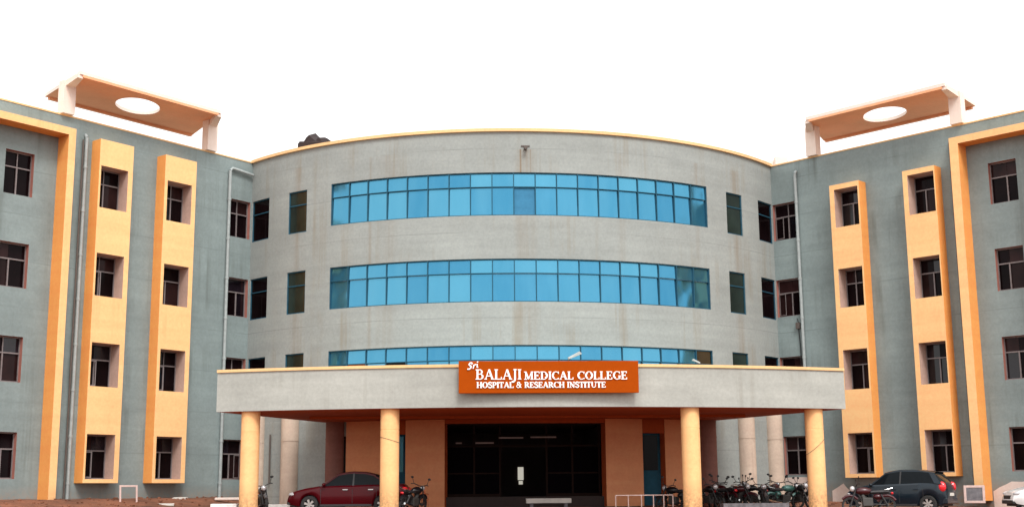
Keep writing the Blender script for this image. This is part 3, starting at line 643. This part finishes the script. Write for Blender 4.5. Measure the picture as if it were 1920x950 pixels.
GL = {   # letter: (advance, strokes)
 'I': (0.42, V_(.21)+sf(.21, .03)+sf(.21, .97)),
 'L': (0.78, V_(.2)+sf(.2, .97)+[([(.03, .03), (.70, .03)], TN), ([(.69, 0), (.69, .26)], TN)]),
 'E': (0.80, V_(.2)+[([(.03, .03), (.70, .03)], TN), ([(.03, .97), (.68, .97)], TN), ([(.2, .51), (.52, .51)], TN), ([(.69, 0), (.69, .25)], TN), ([(.67, 1), (.67, .76)], TN), ([(.52, .40), (.52, .62)], TN)]),
 'T': (0.82, V_(.41)+sf(.41, .03)+[([(.04, .97), (.78, .97)], TN), ([(.06, 1), (.06, .74)], TN), ([(.76, 1), (.76, .74)], TN)]),
 'H': (0.98, V_(.2)+V_(.78)+sf(.2, .03)+sf(.2, .97)+sf(.78, .03)+sf(.78, .97)+[([(.2, .5), (.78, .5)], TN)]),
 'N': (1.0, [([(.2, 0), (.2, 1)], TN), ([(.8, 0), (.8, 1)], TN), ([(.16, .98), (.8, .02)], TK)]+sf(.2, .03)+sf(.12, .97, .12)+sf(.8, .97)),
 'M': (1.18, [([(.2, 0), (.22, 1)], TN), ([(.2, .98), (.58, .05)], TK), ([(.58, .05), (.93, .98)], TN), ([(.96, 0), (.96, 1)], TK)]+sf(.2, .03)+sf(.14, .97, .12)+sf(.96, .03)+sf(1.0, .97, .12)),
 'A': (0.96, [([(.14, .02), (.46, 1)], TN), ([(.46, 1), (.80, .02)], TK), ([(.25, .34), (.68, .34)], TN)]+sf(.14, .03, .13)+sf(.81, .03, .15)),
 'B': (0.84, V_(.2)+[([(.03, .97)]+arcp(.44, .75, .19, .22, 90, -90, 8)+[(.2, .53)], TN), ([(.2, .53)]+arcp(.48, .28, .22, .25, 90, -90, 8)+[(.03, .03)], TN), (arcp(.46, .75, .17, .16, 50, -50, 5), TK*.8), (arcp(.5, .28, .2, .19, 50, -50, 5), TK*.9)]),
 'P': (0.76, V_(.2)+sf(.2, .03)+[([(.03, .97)]+arcp(.44, .72, .2, .25, 90, -90, 8)+[(.2, .47)], TN), (arcp(.46, .72, .18, .18, 50, -50, 5), TK*.9)]),
 'R': (0.90, V_(.2)+sf(.2, .03)+[([(.03, .97)]+arcp(.44, .73, .2, .24, 90, -90, 8)+[(.2, .49)], TN), (arcp(.46, .73, .18, .17, 50, -50, 5), TK*.9), ([(.44, .5), (.78, .02)], TK*.9)]+sf(.82, .03, .08)),
 'D': (0.96, V_(.2)+[([(.03, .97)]+arcp(.40, .5, .46, .47, 90, -90, 12)+[(.03, .03)], TN), (arcp(.42, .5, .40, .36, 55, -55, 7), TK)]),
 'O': (1.02, [(arcp(.5, .5, .42, .48, 0, 360, 22), TN), (arcp(.5, .5, .38, .4, 130, 230, 7), TK), (arcp(.5, .5, .38, .4, -50, 50, 7), TK)]),
 'C': (0.94, [(arcp(.52, .5, .44, .48, 48, 312, 18), TN), (arcp(.52, .5, .39, .4, 130, 230, 7), TK), ([(.83, 1), (.83, .70)], TN), ([(.83, .0), (.85, .22)], TN*.7)]),
 'G': (1.0, [(arcp(.52, .5, .44, .48, 48, 315, 18), TN), (arcp(.52, .5, .39, .4, 130, 230, 7), TK), ([(.83, 1), (.83, .70)], TN), ([(.82, .04), (.82, .42)], TK)]+sf(.82, .43, .16)),
 'S': (0.72, [(arcp(.36, .74, .25, .235, 50, 205, 8)+arcp(.36, .27, .27, .24, 60, -140, 10)[0:], TK*.75), ([(.58, 1), (.58, .72)], TN), ([(.1, 0), (.1, .28)], TN)]),
 'U': (0.98, [([(.2, 1), (.2, .32)], TK), (arcp(.49, .32, .29, .29, 180, 360, 9), TN*1.2), ([(.79, .32), (.79, 1)], TN)]+sf(.2, .97)+sf(.79, .97)),
 'J': (0.50, [([(.28, 1), (.28, .05), (.24, -.12), (.12, -.24), (-.02, -.24)], TK*.9)]+sf(.28, .97)),
 '&': (1.0, [(arcp(.42, .76, .19, .2, -30, 250, 10)+[(.85, .03)], TK*.7), ([(.40, .56)]+arcp(.36, .27, .27, .26, 120, 330, 9)+[(.78, .58)], TN*1.1)]+sf(.78, .58, .12)),
 ' ': (0.42, []),
}
cnt = [0]
def stroke(mb, pts, w, fn):
    for a, c in zip(pts, pts[1:]):
        a, c = Vector(a), Vector(c); d = (c-a)
        if d.length < 1e-6: continue
        d.normalize(); nrm = Vector((-d.y, d.x))*w/2; ex_ = d*(w*0.2 if len(pts) > 2 else 0)
        cnt[0] += 1; y = -0.085-0.0006*(cnt[0] % 37)
        L_ = [a-ex_-nrm, c+ex_-nrm, c+ex_+nrm, a-ex_+nrm]; P_ = [fn(*q) for q in L_]
        mb.hexa([(p[0], y, p[1]) for p in P_]+[(p[0], -0.062, p[1]) for p in P_])
def width(t): return sum(GL[c_][0] for c_ in t)
def text(mb, t, x, z, h, wtot=None, bold=1.0):
    k = wtot/(width(t)*h) if wtot else 1.0
    for c_ in t:
        adv, st = GL[c_]
        for pts, w_ in st: stroke(mb, [(p[0]*k, p[1]) for p in pts], w_*bold, lambda a, c, x=x: (x+a*h, z+c*h))
        x += adv*h*k
    return x
def sgx(px): return -SW/2+(px-860)/(1196-860)*SW
def sgz(py): return (737-py)/(737-676)*SH
b = MB(); px_m = SW/336.0
text(b, 'BALAJI', sgx(891), sgz(711), 18.5*px_m*1.0, (977-891)*px_m, 1.12)
text(b, 'MEDICAL COLLEGE', sgx(981), sgz(711.5), 14.6*px_m, (1175-981)*px_m, 1.3)
text(b, 'HOSPITAL & RESEARCH INSTITUTE', sgx(893), sgz(727), 10.6*px_m, (1134-893)*px_m, 1.45)
def scr(a, c): q = R_(14); a += 0.28*c; return (sgx(877)+(a*math.cos(q)-c*math.sin(q))*13*px_m, sgz(692.5)+(a*math.sin(q)+c*math.cos(q))*11*px_m)
stroke(b, [(.62, .80), (.50, 1.0), (.28, 1.02), (.14, .82), (.28, .62), (.46, .44), (.44, .18), (.2, .04), (-.05, .12)], .2, scr)
stroke(b, [(.78, .02), (.86, .58), (.92, .44), (1.08, .60), (1.2, .56)], .17, scr)
stroke(b, [(1.36, .6), (1.36, .1), (1.5, .04)], .17, scr)
stroke(b, [(1.38, .84), (1.42, 1.02)], .19, scr)
lo_ = b.build('lettering', M['signwhite'], sign)

# ------------------------------------------------------------------ lamps on the porch and wall
def floodlight(loc, rz, label):
    t = empty('floodlight', loc, rz, label, 'floodlight', 'floodlights on the porch roof')
    b = MB(); b.tube([(0, 0, 0), (0, 0, 0.22), (0.10, 0, 0.34)], 0.022); b.box(-0.08, 0.08, -0.08, 0.08, -0.0, 0.02); b.build('stand', M['pipedark'], t)
    b = MB(); fnr = lambda x, y, z: (0.24+x*math.cos(0.42)-z*math.sin(0.42), y, 0.42+x*math.sin(0.42)+z*math.cos(0.42))
    b.hexa([fnr(*p) for p in ((-.26, -.09, -.035), (.24, -.11, -.05), (.24, .11, -.05), (-.26, .09, -.035), (-.26, -.06, .04), (.2, -.09, .07), (.2, .09, .07), (-.26, .06, .04))])
    b.build('lamp_head', M['pipe'], t, bevel=0.01)
    return t
q = atY(1062, 676, -11.6); floodlight((q.x, arc_y(q.x)+0.35, Z1+0.002), R_(5), 'white floodlight tilted on the porch roof just above the sign')
q = atY(1311, 684, -11.6); t = floodlight((q.x, arc_y(q.x)+0.30, Z1+0.002), R_(178), 'small thin floodlight on the porch roof towards its right end'); t.scale = (0.6, 0.6, 0.6)
# wall box with a cable on the right wing
f = wing(1)
ang = math.atan2(f(1, 0, 0)[1]-f(0, 0, 0)[1], f(1, 0, 0)[0]-f(0, 0, 0)[0])
t = empty('junction_box', f(1.12, 0, 8.62), ang, 'small dark junction box with a hanging cable on the right wall', 'junction box')
b = MB(); b.box(-0.10, 0.10, -0.14, -0.0, -0.14, 0.14); b.build('casing', M['pipedark'], t, bevel=0.01)
b = MB(); b.tube([(0.0, -0.06, -0.14), (0.05, -0.05, -1.0), (0.03, -0.05, -2.2), (0.06, -0.05, -3.6)], 0.02); b.tube([(0, -.05, .14), (-.06, -.05, .34)], 0.018); b.build('cable', M['plastic'], t)

# ------------------------------------------------------------------ black covered tank on the roof edge
c = drum(-0.655, -0.9, 15.2); t = empty('covered_tank', (c[0], c[1]-0.2, 15.0), R_(-34), 'black tarpaulin heap showing above the curved roof edge', 'tarpaulin'); t.scale = (1.0, 0.9, 1.08)
b = MB(); L_ = [(-0.62, .35), (-0.50, .48), (-0.28, .38), (-0.12, .66), (0.0, .78), (0.12, .60), (0.35, .36), (0.5, .52), (0.66, .44), (0.72, .2)]
rows = []
for j, yy in enumerate((-0.5, -0.25, 0.0, 0.25, 0.5)):
    k = 1-0.25*abs(yy)*2; rows.append([(x, yy+0.04*math.sin(5*x), 1.18+z*k*0.9) for x, z in L_])
vs = [p for r_ in rows for p in r_]; nn = len(L_)
b.add(vs, [(j*nn+i, j*nn+i+1, (j+1)*nn+i+1, (j+1)*nn+i) for j in range(4) for i in range(nn-1)])
for r_ in (rows[0], rows[-1]): b.add(r_+[(r_[-1][0], r_[-1][1], 0), (r_[0][0], r_[0][1], 0)], [tuple(range(nn+2))])
for i in (0, -1): b.add([r_[i] for r_ in rows]+[(rows[-1][i][0], 0.5, 0), (rows[0][i][0], -0.5, 0)], [tuple(range(7))])
b.build('tarpaulin', M['tarp'], t)

# ------------------------------------------------------------------ cars
def wheel(parent, x, y, r=0.30, w=0.19, side=1):
    b = MB(); pr = [(r*0.62, -w/2), (r*0.93, -w/2), (r, -w*0.36), (r, w*0.36), (r*0.93, w/2), (r*0.62, w/2), (r*0.62, -w/2)]
    b.lathe(pr, (x, y, r), 'y', 28); wo = b.build('wheel', M['rubber'], parent, smooth=True)
    b = MB(); yo = y+side*w*0.36
    b.lathe([(r*0.63, -w*0.3), (r*0.63, side*w*0.10)], (x, y, r), 'y', 24)
    b.lathe([(0.001, 0), (r*0.14, 0), (r*0.14, side*0.02)], (x, yo, r), 'y', 12)
    for k in range(6):
        a = 2*math.pi*k/6+0.3; c_, s_ = math.cos(a), math.sin(a)
        P4 = [(r*.10, -.025), (r*.62, -.045), (r*.62, .045), (r*.10, .025)]
        b.hexa([(x+p*c_-q_*s_, yo-side*0.02, r+p*s_+q_*c_) for p, q_ in P4]+[(x+p*c_-q_*s_, yo+side*0.01, r+p*s_+q_*c_) for p, q_ in P4])
    b.build('rim', M['rim'], wo)
def make_car(name, loc, rz, label, paint, kind):
    """x forward; stations give (x, z_low, z_belt, z_top, half width low, belt, roof)"""
    t = empty(name, loc, rz, label, 'car', 'cars parked in front of the building')
    if kind == 'sedan':
        L2, wf, wr_, roofpts = 2.13, 1.32, -1.27, [(0.98, .93), (0.35, 1.37), (-0.1, 1.44), (-0.65, 1.42), (-1.0, 1.33), (-1.62, .99)]
        top = [(2.13, .50), (2.10, .66), (1.95, .74), (1.5, .86), (0.98, .93), (0.3, .95), (-0.6, .97), (-1.3, .99), (-1.62, .99), (-2.0, .98), (-2.10, .90), (-2.13, .55)]
    else:
        L2, wf, wr_, roofpts = 1.85, 1.16, -1.20, [(0.95, .98), (0.35, 1.44), (-0.15, 1.52), (-0.9, 1.50), (-1.45, 1.42), (-1.72, 1.03)]
        top = [(1.85, .52), (1.82, .70), (1.68, .80), (1.3, .91), (0.95, .98), (0.3, 1.0), (-0.5, 1.02), (-1.2, 1.05), (-1.60, 1.06), (-1.74, 1.03), (-1.82, .85), (-1.85, .50)]
    zlow = 0.24
    def hw(x): return 0.84*(1-0.10*abs(x/L2)**3-0.12*max(0, abs(x)/L2-0.86)/0.14)
    def zt(x):
        for (x1, z1), (x0, z0) in zip(top, top[1:]):
            if x0 <= x <= x1: return z0+(z1-z0)*(x-x0)/(x1-x0+1e-9)
        return top[0][1]
    N = 56; xs_ = [-L2+2*L2*i/N for i in range(N+1)]; R_w = 0.34
    b = MB(); rings = []
    for x in xs_:
        h = hw(x); z1 = zt(x); zl = zlow+0.10*max(0, abs(x)/L2-0.8)/0.2
        for xw in (wf, wr_):
            if abs(x-xw) < R_w: zl = max(zl, 0.30+math.sqrt(R_w**2-(x-xw)**2)-0.0)
        zl = min(zl, z1-0.05); zm = zl+(z1-zl)*0.55; cr_ = 0.03
        ring = [(x, -h*.93, zl), (x, -h, zl+(z1-zl)*.3), (x, -h*1.0, zm), (x, -h*.965, z1-0.05), (x, -h*.90, z1), (x, -h*.4, z1+cr_*0.7), (x, 0, z1+cr_)]
        ring += [(p[0], -p[1], p[2]) for p in ring[-2::-1]]
        rings.append(ring)
    m_ = len(rings[0]); vs = [p for r_ in rings for p in r_]
    fs = [(i*m_+k, i*m_+k+1, (i+1)*m_+k+1, (i+1)*m_+k) for i in range(N) for k in range(m_-1)]
    fs += [tuple(range(m_)), tuple(N*m_+k for k in range(m_))]
    b.add(vs, fs); body = b.build('body', M[paint], t, smooth=True)
    # underbody and wheel wells
    b = MB(); b.box(-L2+0.15, L2-0.15, -0.62, 0.62, 0.22, 0.62); b.build('underbody', M['plastic'], t)
    # greenhouse: glass volume, pillars and roof skin
    def ghw(z): return 0.78-0.20*(z-0.95)/0.5
    zb_ = roofpts[0][1]-0.02
    lower = [(p[0], p[1]) for p in roofpts]
    def rz_(x):
        for (x1, z1), (x0, z0) in zip(lower, lower[1:]):
            if x0 <= x <= x1: return z0+(z1-z0)*(x-x0)/(x1-x0)
        return zb_
    n_ = 26; xa_, xb_ = lower[0][0], lower[-1][0]; X_ = [xa_+(xb_-xa_)*i/n_ for i in range(n_+1)]
    b = MB(); rings = []
    for x in X_:
        z = rz_(x)-0.012; zb2 = zt(x)-0.06
        rings.append([(x, -0.775, zb2), (x, -ghw(z)+0.015, z-0.02), (x, -ghw(z)*.8, z), (x, 0, z+0.008), (x, ghw(z)*.8, z), (x, ghw(z)-0.015, z-0.02), (x, 0.775, zb2)])
    vs = [p for r_ in rings for p in r_]; m_ = 7
    b.add(vs, [(i*m_+k, i*m_+k+1, (i+1)*m_+k+1, (i+1)*m_+k) for i in range(n_) for k in range(m_-1)])
    b.build('windows', M['carglass'], t, smooth=True)
    b = MB()   # roof skin from the top of the windscreen to the top of the rear window
    xr0, xr1 = lower[1][0]+0.02, lower[-2][0]; rr_ = [xr0+(xr1-xr0)*i/10 for i in range(11)]; rings = []
    for x in rr_:
        z = rz_(x); g_ = ghw(z)
        rings.append([(x, -g_-0.004, z-0.065), (x, -g_*0.97, z-0.01), (x, -g_*.8, z+0.012), (x, 0, z+0.025), (x, g_*.8, z+0.012), (x, g_*0.97, z-0.01), (x, g_+0.004, z-0.065)])
    vs = [p for r_ in rings for p in r_]
    b.add(vs, [(i*m_+k, i*m_+k+1, (i+1)*m_+k+1, (i+1)*m_+k) for i in range(10) for k in range(m_-1)])
    b.build('roof', M[paint], t, smooth=True)
    for sg in (-1, 1):
        def side_pt(x, z):
            zb2 = zt(x)-0.06; zz = rz_(x)-0.03; k = (z-zb2)/max(0.05, zz-zb2); return (x, sg*(0.785+(ghw(zz)-0.775)*max(0, min(1, k))), z)
        for a, c in ((0, 1), (len(lower)-1, len(lower)-2)):
            A, C_ = lower[a], lower[c]; d_ = 0.07 if a == 0 else (0.12 if kind == 'sedan' else 0.2); s_ = -1 if a == 0 else 1
            A2 = (A[0], zt(A[0])-0.04)
            P4 = [(A2[0], A2[1]), (A2[0]+s_*d_*1.3, zt(A2[0]+s_*d_*1.3)-0.03), (C_[0]+s_*d_, rz_(C_[0]+s_*d_)-0.05), (C_[0], C_[1]-0.05)]
            b = MB(); b.add([side_pt(*p) for p in P4], [(0, 1, 2, 3)]); b.build('pillar', M[paint], t)
        for xp in (-0.22,):
            b = MB(); b.add([side_pt(xp-.03, zt(xp)-.04), side_pt(xp+.03, zt(xp)-.04), side_pt(xp+.02, rz_(xp)-.05), side_pt(xp-.04, rz_(xp)-.05)], [(0, 1, 2, 3)])
            b.build('pillar', M['plastic'], t)
    for sg in (-1, 1):
        for xd in ((0.05, -0.85) if kind == 'sedan' else (0.0, -0.80)):
            y_ = sg*(hw(xd)*0.985); b = MB(); b.box(xd-0.09, xd+0.09, min(y_, y_+sg*.03), max(y_, y_+sg*.03), 0.80, 0.83); b.build('door_handle', M['chrome'] if kind == 'sedan' else M[paint], t)
        for xd in (0.92, -0.20, -1.05):     # door gaps
            y_ = sg*(hw(xd)+0.001); b = MB()
            b.box(xd-0.006, xd+0.006, min(y_, y_-sg*.02), max(y_, y_-sg*.02), 0.34, 0.84); b.build('door_gap', M['plastic'], t)
        b = MB(); b.sphere((0.80, sg*0.90, 0.99), (0.07, 0.09, 0.065), 6); b.build('wing_mirror', M[paint], t, smooth=True)
        b = MB(); xh = L2-0.10; b.sphere((xh-0.10, sg*0.60, 0.66), (0.17, 0.15, 0.085), 7); b.build('headlight', M['headlamp'], t, smooth=True)
        b = MB()
        if kind == 'sedan': b.sphere((-L2+0.10, sg*0.64, 0.82), (0.12, 0.14, 0.08), 7)
        else: b.sphere((-L2+0.155, sg*0.665, 0.90), (0.15, 0.12, 0.19), 7)
        b.build('tail_lamp', M['taillamp'], t, smooth=True)
        for xw in (wf, wr_): wheel(t, xw, sg*0.74, 0.30, 0.19, sg)
        b = MB(); b.box(wr_+0.38, wf-0.38, min(sg*.80, sg*.835), max(sg*.80, sg*.835), 0.235, 0.31); b.build('sill', M['plastic'], t)
    b = MB(); b.box(-L2-0.02, -L2+0.01, -0.24, 0.24, 0.58, 0.69); b.build('number_plate', M['plate'], t)
    for bb in ((-L2-0.015, -L2+0.2, -0.70, 0.70, 0.30, 0.50), (L2-0.2, L2+0.01, -0.66, 0.66, 0.30, 0.44)):
        b = MB(); b.box(*bb); b.build('bumper', M['plastic'] if kind == 'sedan' else M[paint], t, bevel=0.03)
    b = MB(); b.box(L2-0.05, L2+0.005, -0.38, 0.38, 0.47, 0.60); b.build('grille', M['plastic'], t)
    return t
def place(px, Y, dz=0.0):
    x = posx(px, Y); return (x, Y, gz(x, Y)+dz)
make_car('sedan_car', place(656, -9.2), R_(176), 'dark red sedan parked under the left half of the porch', 'redpaint', 'sedan')
make_car('hatchback_car', place(1688, -9.3), R_(180-37), 'dark blue hatchback with bright red tail lamps beside the right wing', 'bluepaint', 'hatch')
make_car('hatchback_car', place(2002, -11.2, 0.0), R_(172), 'white car entering the picture at the right edge', 'whitepaint', 'sedan')

# ------------------------------------------------------------------ motorcycles
def make_bike(paint):
    t = empty('motorcycle')
    for x, n_ in ((0.64, 'front'), (-0.62, 'rear')):
        b = MB(); r, w_ = 0.30, 0.09
        b.lathe([(r*.8, -w_*.4), (r*.95, -w_/2), (r, 0), (r*.95, w_/2), (r*.8, w_*.4), (r*.8, -w_*.4)], (x, 0, r), 'y', 22); wo = b.build('wheel', M['rubber'], t, smooth=True)
        b = MB(); b.lathe([(r*.8, -.02), (r*.8, .02), (r*.74, .02), (r*.74, -.02), (r*.8, -.02)], (x, 0, r), 'y', 22); b.lathe([(.001, -.06), (.05, -.06), (.05, .06), (.001, .06)], (x, 0, r), 'y', 10)
        for k in range(6): a = math.pi*k/3; b.tube([(x+.05*math.cos(a), 0, r+.05*math.sin(a)), (x+.23*math.cos(a), 0, r+.23*math.sin(a))], 0.010, 5)
        b.build('rim', M['engine'], wo)
        b = MB(); pts = [(x+0.34*math.cos(R_(a)), 0, r+0.34*math.sin(R_(a))) for a in ((150, 125, 100, 75, 50, 25) if n_ == 'rear' else (140, 115, 90, 65, 40))]
        b.tube(pts, 0.055, 6); b.build('mudguard', M[paint], t, smooth=True)
    b = MB()
    for sg in (-1, 1):
        b.tube([(0.64, sg*.085, .30), (0.40, sg*.085, .92)], 0.024); b.tube([(-0.62, sg*.09, .30), (-0.42, sg*.11, .66)], 0.03)
        b.tube([(-0.62, sg*.07, .30), (-0.10, sg*.07, .34)], 0.02)
    b.tube([(0.42, 0, .86), (0.20, 0, .42), (-0.15, 0, .32)], 0.03); b.tube([(0.42, 0, .84), (-.30, 0, .68), (-.8, 0, .74)], 0.03); b.build('frame', M['plastic'], t)
    b = MB(); b.box(-.14, .22, -.12, .12, .26, .56); b.tube([(.10, 0, .46), (.22, 0, .66)], 0.085, 10); b.build('engine', M['engine'], t, bevel=0.03)
    b = MB(); b.sphere((0.16, 0, .80), (0.30, .145, .13), 8); b.build('tank', M[paint], t, smooth=True)
    b = MB(); b.sphere((-.32, 0, .60), (.17, .13, .10), 7); b.build('side_panel', M[paint], t, smooth=True)
    b = MB(); b.hexa([(-.72, -.10, .74), (-.05, -.12, .72), (-.05, .12, .72), (-.72, .10, .74), (-.74, -.08, .84), (-.08, -.10, .80), (-.08, .10, .80), (-.74, .08, .84)]); b.build('seat', M['seat'], t, bevel=0.03)
    b = MB(); b.tube([(-.55, -.13, .82), (-.82, -.12, .88), (-.82, .12, .88), (-.55, .13, .82)], 0.014, 6); b.build('grab_rail', M['chrome'], t)
    b = MB(); b.tube([(.30, -.36, 1.0), (.38, -.28, 1.02), (.42, -.08, .96), (.42, .08, .96), (.38, .28, 1.02), (.30, .36, 1.0)], 0.017, 7)
    hb = b.build('handlebar', M['plastic'], t)
    for sg in (-1, 1):
        b = MB(); b.tube([(.36, sg*.27, 1.02), (.34, sg*.34, 1.20)], 0.009, 5); b.sphere((.34, sg*.36, 1.235), (.02, .065, .042), 6); b.build('mirror', M['plastic'], hb, smooth=True)
    b = MB(); b.sphere((.53, 0, .88), (.09, .095, .10), 7); b.build('headlight', M['headlamp'], t, smooth=True)
    b = MB(); b.tube([(.16, -.14, .30), (-.1, -.16, .24), (-.45, -.17, .30), (-.85, -.18, .38)], [.02, .025, .045, .04], 9); b.build('exhaust', M['chrome'], t, smooth=True)
    b = MB(); b.sphere((-.82, 0, .72), (.05, .07, .045), 6); b.build('tail_lamp', M['taillamp'], t, smooth=True)
    return t
protos = {p: make_bike(p) for p in ('bikeblack', 'bikered', 'bikegreen', 'bikesilver')}
used = set()
G_ = 'motorcycles parked in front of the building'
def bike(px, Y, rz, paint, label, lean=8, group=G_):
    t = protos[paint] if paint not in used else copy_tree(protos[paint]); used.add(paint)
    t.location = place(px, Y); t.rotation_euler = (R_(lean), 0, R_(rz)); tag(t, label, 'motorcycle', group)
bike(1262, -8.2, 128, 'bikeblack', 'black motorcycle just left of the third porch column, half hidden by it')
bike(1329, -7.4, -62, 'bikeblack', 'black motorcycle just right of the third porch column')
bike(1352, -6.9, 112, 'bikered', 'maroon motorcycle second from the third column in the parked row')
bike(1380, -7.2, -35, 'bikered', 'maroon motorcycle with low handlebar in the middle of the parked row')
bike(1412, -6.6, 150, 'bikeblack', 'black motorcycle turned sideways in front of the pale round pilaster')
bike(1436, -7.3, -100, 'bikesilver', 'silver motorcycle facing the camera beside the green one')
bike(1468, -7.0, 20, 'bikegreen', 'teal green motorcycle near the fourth porch column')
bike(1500, -6.8, -70, 'bikeblack', 'black motorcycle below the ground floor window behind the fourth column')
bike(1340, -5.8, 75, 'bikeblack', 'black motorcycle in the back of the row nearest the shaded brown pilaster')
bike(1394, -5.6, -85, 'bikeblack', 'black motorcycle standing behind the middle of the parked row')
bike(1446, -5.9, 60, 'bikered', 'maroon motorcycle in the back row before the last round pilaster')
bike(1628, -11.5, 170, 'bikered', 'maroon motorcycle in front of the dark blue hatchback')
bike(772, -9.8, 60, 'bikeblack', 'black motorcycle just right of the second porch column')
bike(497, -9.0, -75, 'bikesilver', 'silver motorcycle just right of the first porch column')

# ------------------------------------------------------------------ small things at the foot of the building
def frame_stand(loc, rz, label, w_=0.75, h_=0.80, legs=True, back=False, th=0.045, tilt=8, mat='steel'):
    t = empty('metal_frame_stand', loc, rz, label, 'frame', 'square frames at the foot of the walls'); t.rotation_euler = (R_(-tilt), 0, rz)
    b = MB(); z0 = 0.05 if not legs else 0.35
    for x in (-w_/2, w_/2): b.box(x-th, x+th, -th/2, th/2, 0 if legs else z0, z0+h_)
    b.box(-w_/2+th, w_/2-th, -th/2, th/2, z0+h_-2*th, z0+h_); b.box(-w_/2+th, w_/2-th, -th/2, th/2, z0, z0+2*th)
    b.build('frame', M[mat], t, bevel=0.01)
    if back: b = MB(); b.box(-w_/2+th, w_/2-th, -0.008, 0.008, z0+2*th, z0+h_-2*th); b.build('panel', M['greybox'], t)
    return t
l = place(243, -6.6); frame_stand((l[0], l[1], 0.80), R_(30), 'bare square metal frame standing on the earth bank by the left wing', 0.62, 0.72, th=0.035)
l = place(1826, -8.9); frame_stand((l[0], l[1], 0.88), R_(-28), 'pale square frame with grey panel leaning by the right yellow post', 0.66, 0.66, legs=False, back=True, th=0.045)
# steel barrier
def barrier(px0, px1, Y, top, label, posts):
    x0, x1 = posx(px0, Y), posx(px1, Y); z0 = gz(x0, Y); t = empty('steel_barrier', (x0, Y, z0), 0, label, 'barrier')
    b = MB(); w_ = x1-x0; b.tube([(0, 0, top-z0), (w_, 0, top-z0)], 0.02)
    b.tube([(0, 0, top-z0-0.62), (w_, 0, top-z0-0.62)], 0.016); b.build('rail', M['steel'], t)
    for k in posts: b = MB(); b.tube([(w_*k, 0, 0), (w_*k, 0, top-z0)], 0.022); b.build('post', M['steel'], t)
barrier(1154, 1261, -9.6, 1.33, 'pale tubular steel barrier below the right entrance panel', (0, .22, .45, .66, .84, 1.0))
# bench in front of the entrance
x0, x1 = posx(986, -7.2), posx(1070, -7.2); zg = gz(0.8, -7.2)
t = empty('entrance_bench', ((x0+x1)/2, -7.2, zg), 0, 'pale grey bench slab in front of the dark entrance', 'bench')
b = MB(); b.box(-(x1-x0)/2, (x1-x0)/2, -0.2, 0.2, 1.06-zg, 1.24-zg); b.build('seat', M['concrete'], t, bevel=0.015)
for sg in (-1, 1): b = MB(); b.box(sg*(x1-x0)*0.38-.06, sg*(x1-x0)*0.38+.06, -.17, .17, 0, 1.058-zg); b.build('leg', M['greybox'], t)
# low concrete planter by the motorcycles
x0, x1 = posx(1352, -10.2), posx(1474, -10.2); xm = (x0+x1)/2; zg = gz(xm, -10.2)
t = empty('concrete_planter', (xm, -10.2, zg), 0, 'long low grey concrete trough in front of the motorcycles', 'planter')
hwid = (x1-x0)/2; b = MB(); h_ = 1.02-zg
for bx in ((-hwid, hwid, -.3, -.2), (-hwid, hwid, .2, .3), (-hwid, -hwid+.1, -.2, .2), (hwid-.1, hwid, -.2, .2)): b.box(*bx, 0, h_)
b.build('trough', M['greybox'], t); b = MB(); b.box(-hwid+.1, hwid-.1, -.2, .2, 0, h_-0.06); b.build('soil', M['soil'], t)
# pale kerbs near the left columns, planks and rubble on the bank
for px0, px1, Y, zt_, lab in ((398, 447, -9.3, 1.16, 'white kerb block left of the first porch column'), (503, 547, -8.6, 1.12, 'white kerb block between the first column and the red car')):
    x0, x1 = posx(px0, Y), posx(px1, Y); zg = gz(x0, Y)
    b = MB(); b.box(-(x1-x0)/2, (x1-x0)/2, -.3, .3, -0.1, zt_-zg); o = b.build('kerb_block', M['white'], bevel=0.02); o.location = ((x0+x1)/2, Y, zg); tag(o, lab, 'kerb block', 'white kerb blocks')
for px, Y, wd, rz, lab, zz in ((312, -6.2, 0.62, 8, 'pale flat stone slab lying nearest the square frame on the bank', 1.05), (338, -3.6, 0.55, -10, 'short pale plank lying against the wall base of the left wing', 1.30), (430, -3.2, 1.1, 3, 'long pinkish plank behind the first porch column', 1.30)):
    x = posx(px, Y); b = MB(); b.box(-wd/2, wd/2, -.15, .15, 0, 0.07); o = b.build('stone_slab', M['concrete'] if px != 430 else M['bareplaster'], bevel=0.01)
    o.location = (x, Y, max(zz, gz(x, Y)-0.01)-0.02); o.rotation_euler = (R_(6), 0, R_(rz)); tag(o, lab, 'slab', 'slabs lying on the earth bank')
M['chair'] = simple('orange_plastic', (0.55, 0.13, 0.04), 0.5)
l = place(790, -8.6); t = empty('plastic_chair', l, R_(20), 'orange plastic chair beside the motorcycle right of the second porch column', 'chair')
b = MB(); b.box(-.21, .21, -.20, .20, .42, .45); b.build('seat', M['chair'], t, bevel=0.01)
b = MB()
for x in (-.2, -.07, .07, .2): b.box(x-.025, x+.025, .19, .22, .45, .82)
b.box(-.225, .225, .185, .225, .82, .88); b.build('backrest', M['chair'], t, bevel=0.008)
for x in (-.19, .19):
    for y in (-.18, .18): b = MB(); b.tube([(x, y, .42), (x*1.1, y*1.15, 0)], .018); b.build('leg', M['chair'], t)
    b = MB(); b.tube([(x*1.1, -.18, .43), (x*1.15, -.17, .64), (x*1.15, .19, .66)], .017); b.build('armrest', M['chair'], t)
# scattered stones along the bank
b = MB()
for i in range(260):
    sd_ = random.choice((-1, -1, 1)); f = wing(sd_); s = random.uniform(0.5, 14); d = random.uniform(0.1, 4.0); p = f(s, d, 0); r = random.uniform(0.02, 0.075)
    if sd_ < 0 or s > 3: b.sphere((p[0], p[1], gz(p[0], p[1])+r*0.3), (r*random.uniform(.7, 1.5), r*random.uniform(.7, 1.5), r*.7), 3)
tag(b.build('rubble', M['soil']), 'small reddish stones scattered along the foot of the walls', 'rubble', kind='stuff')
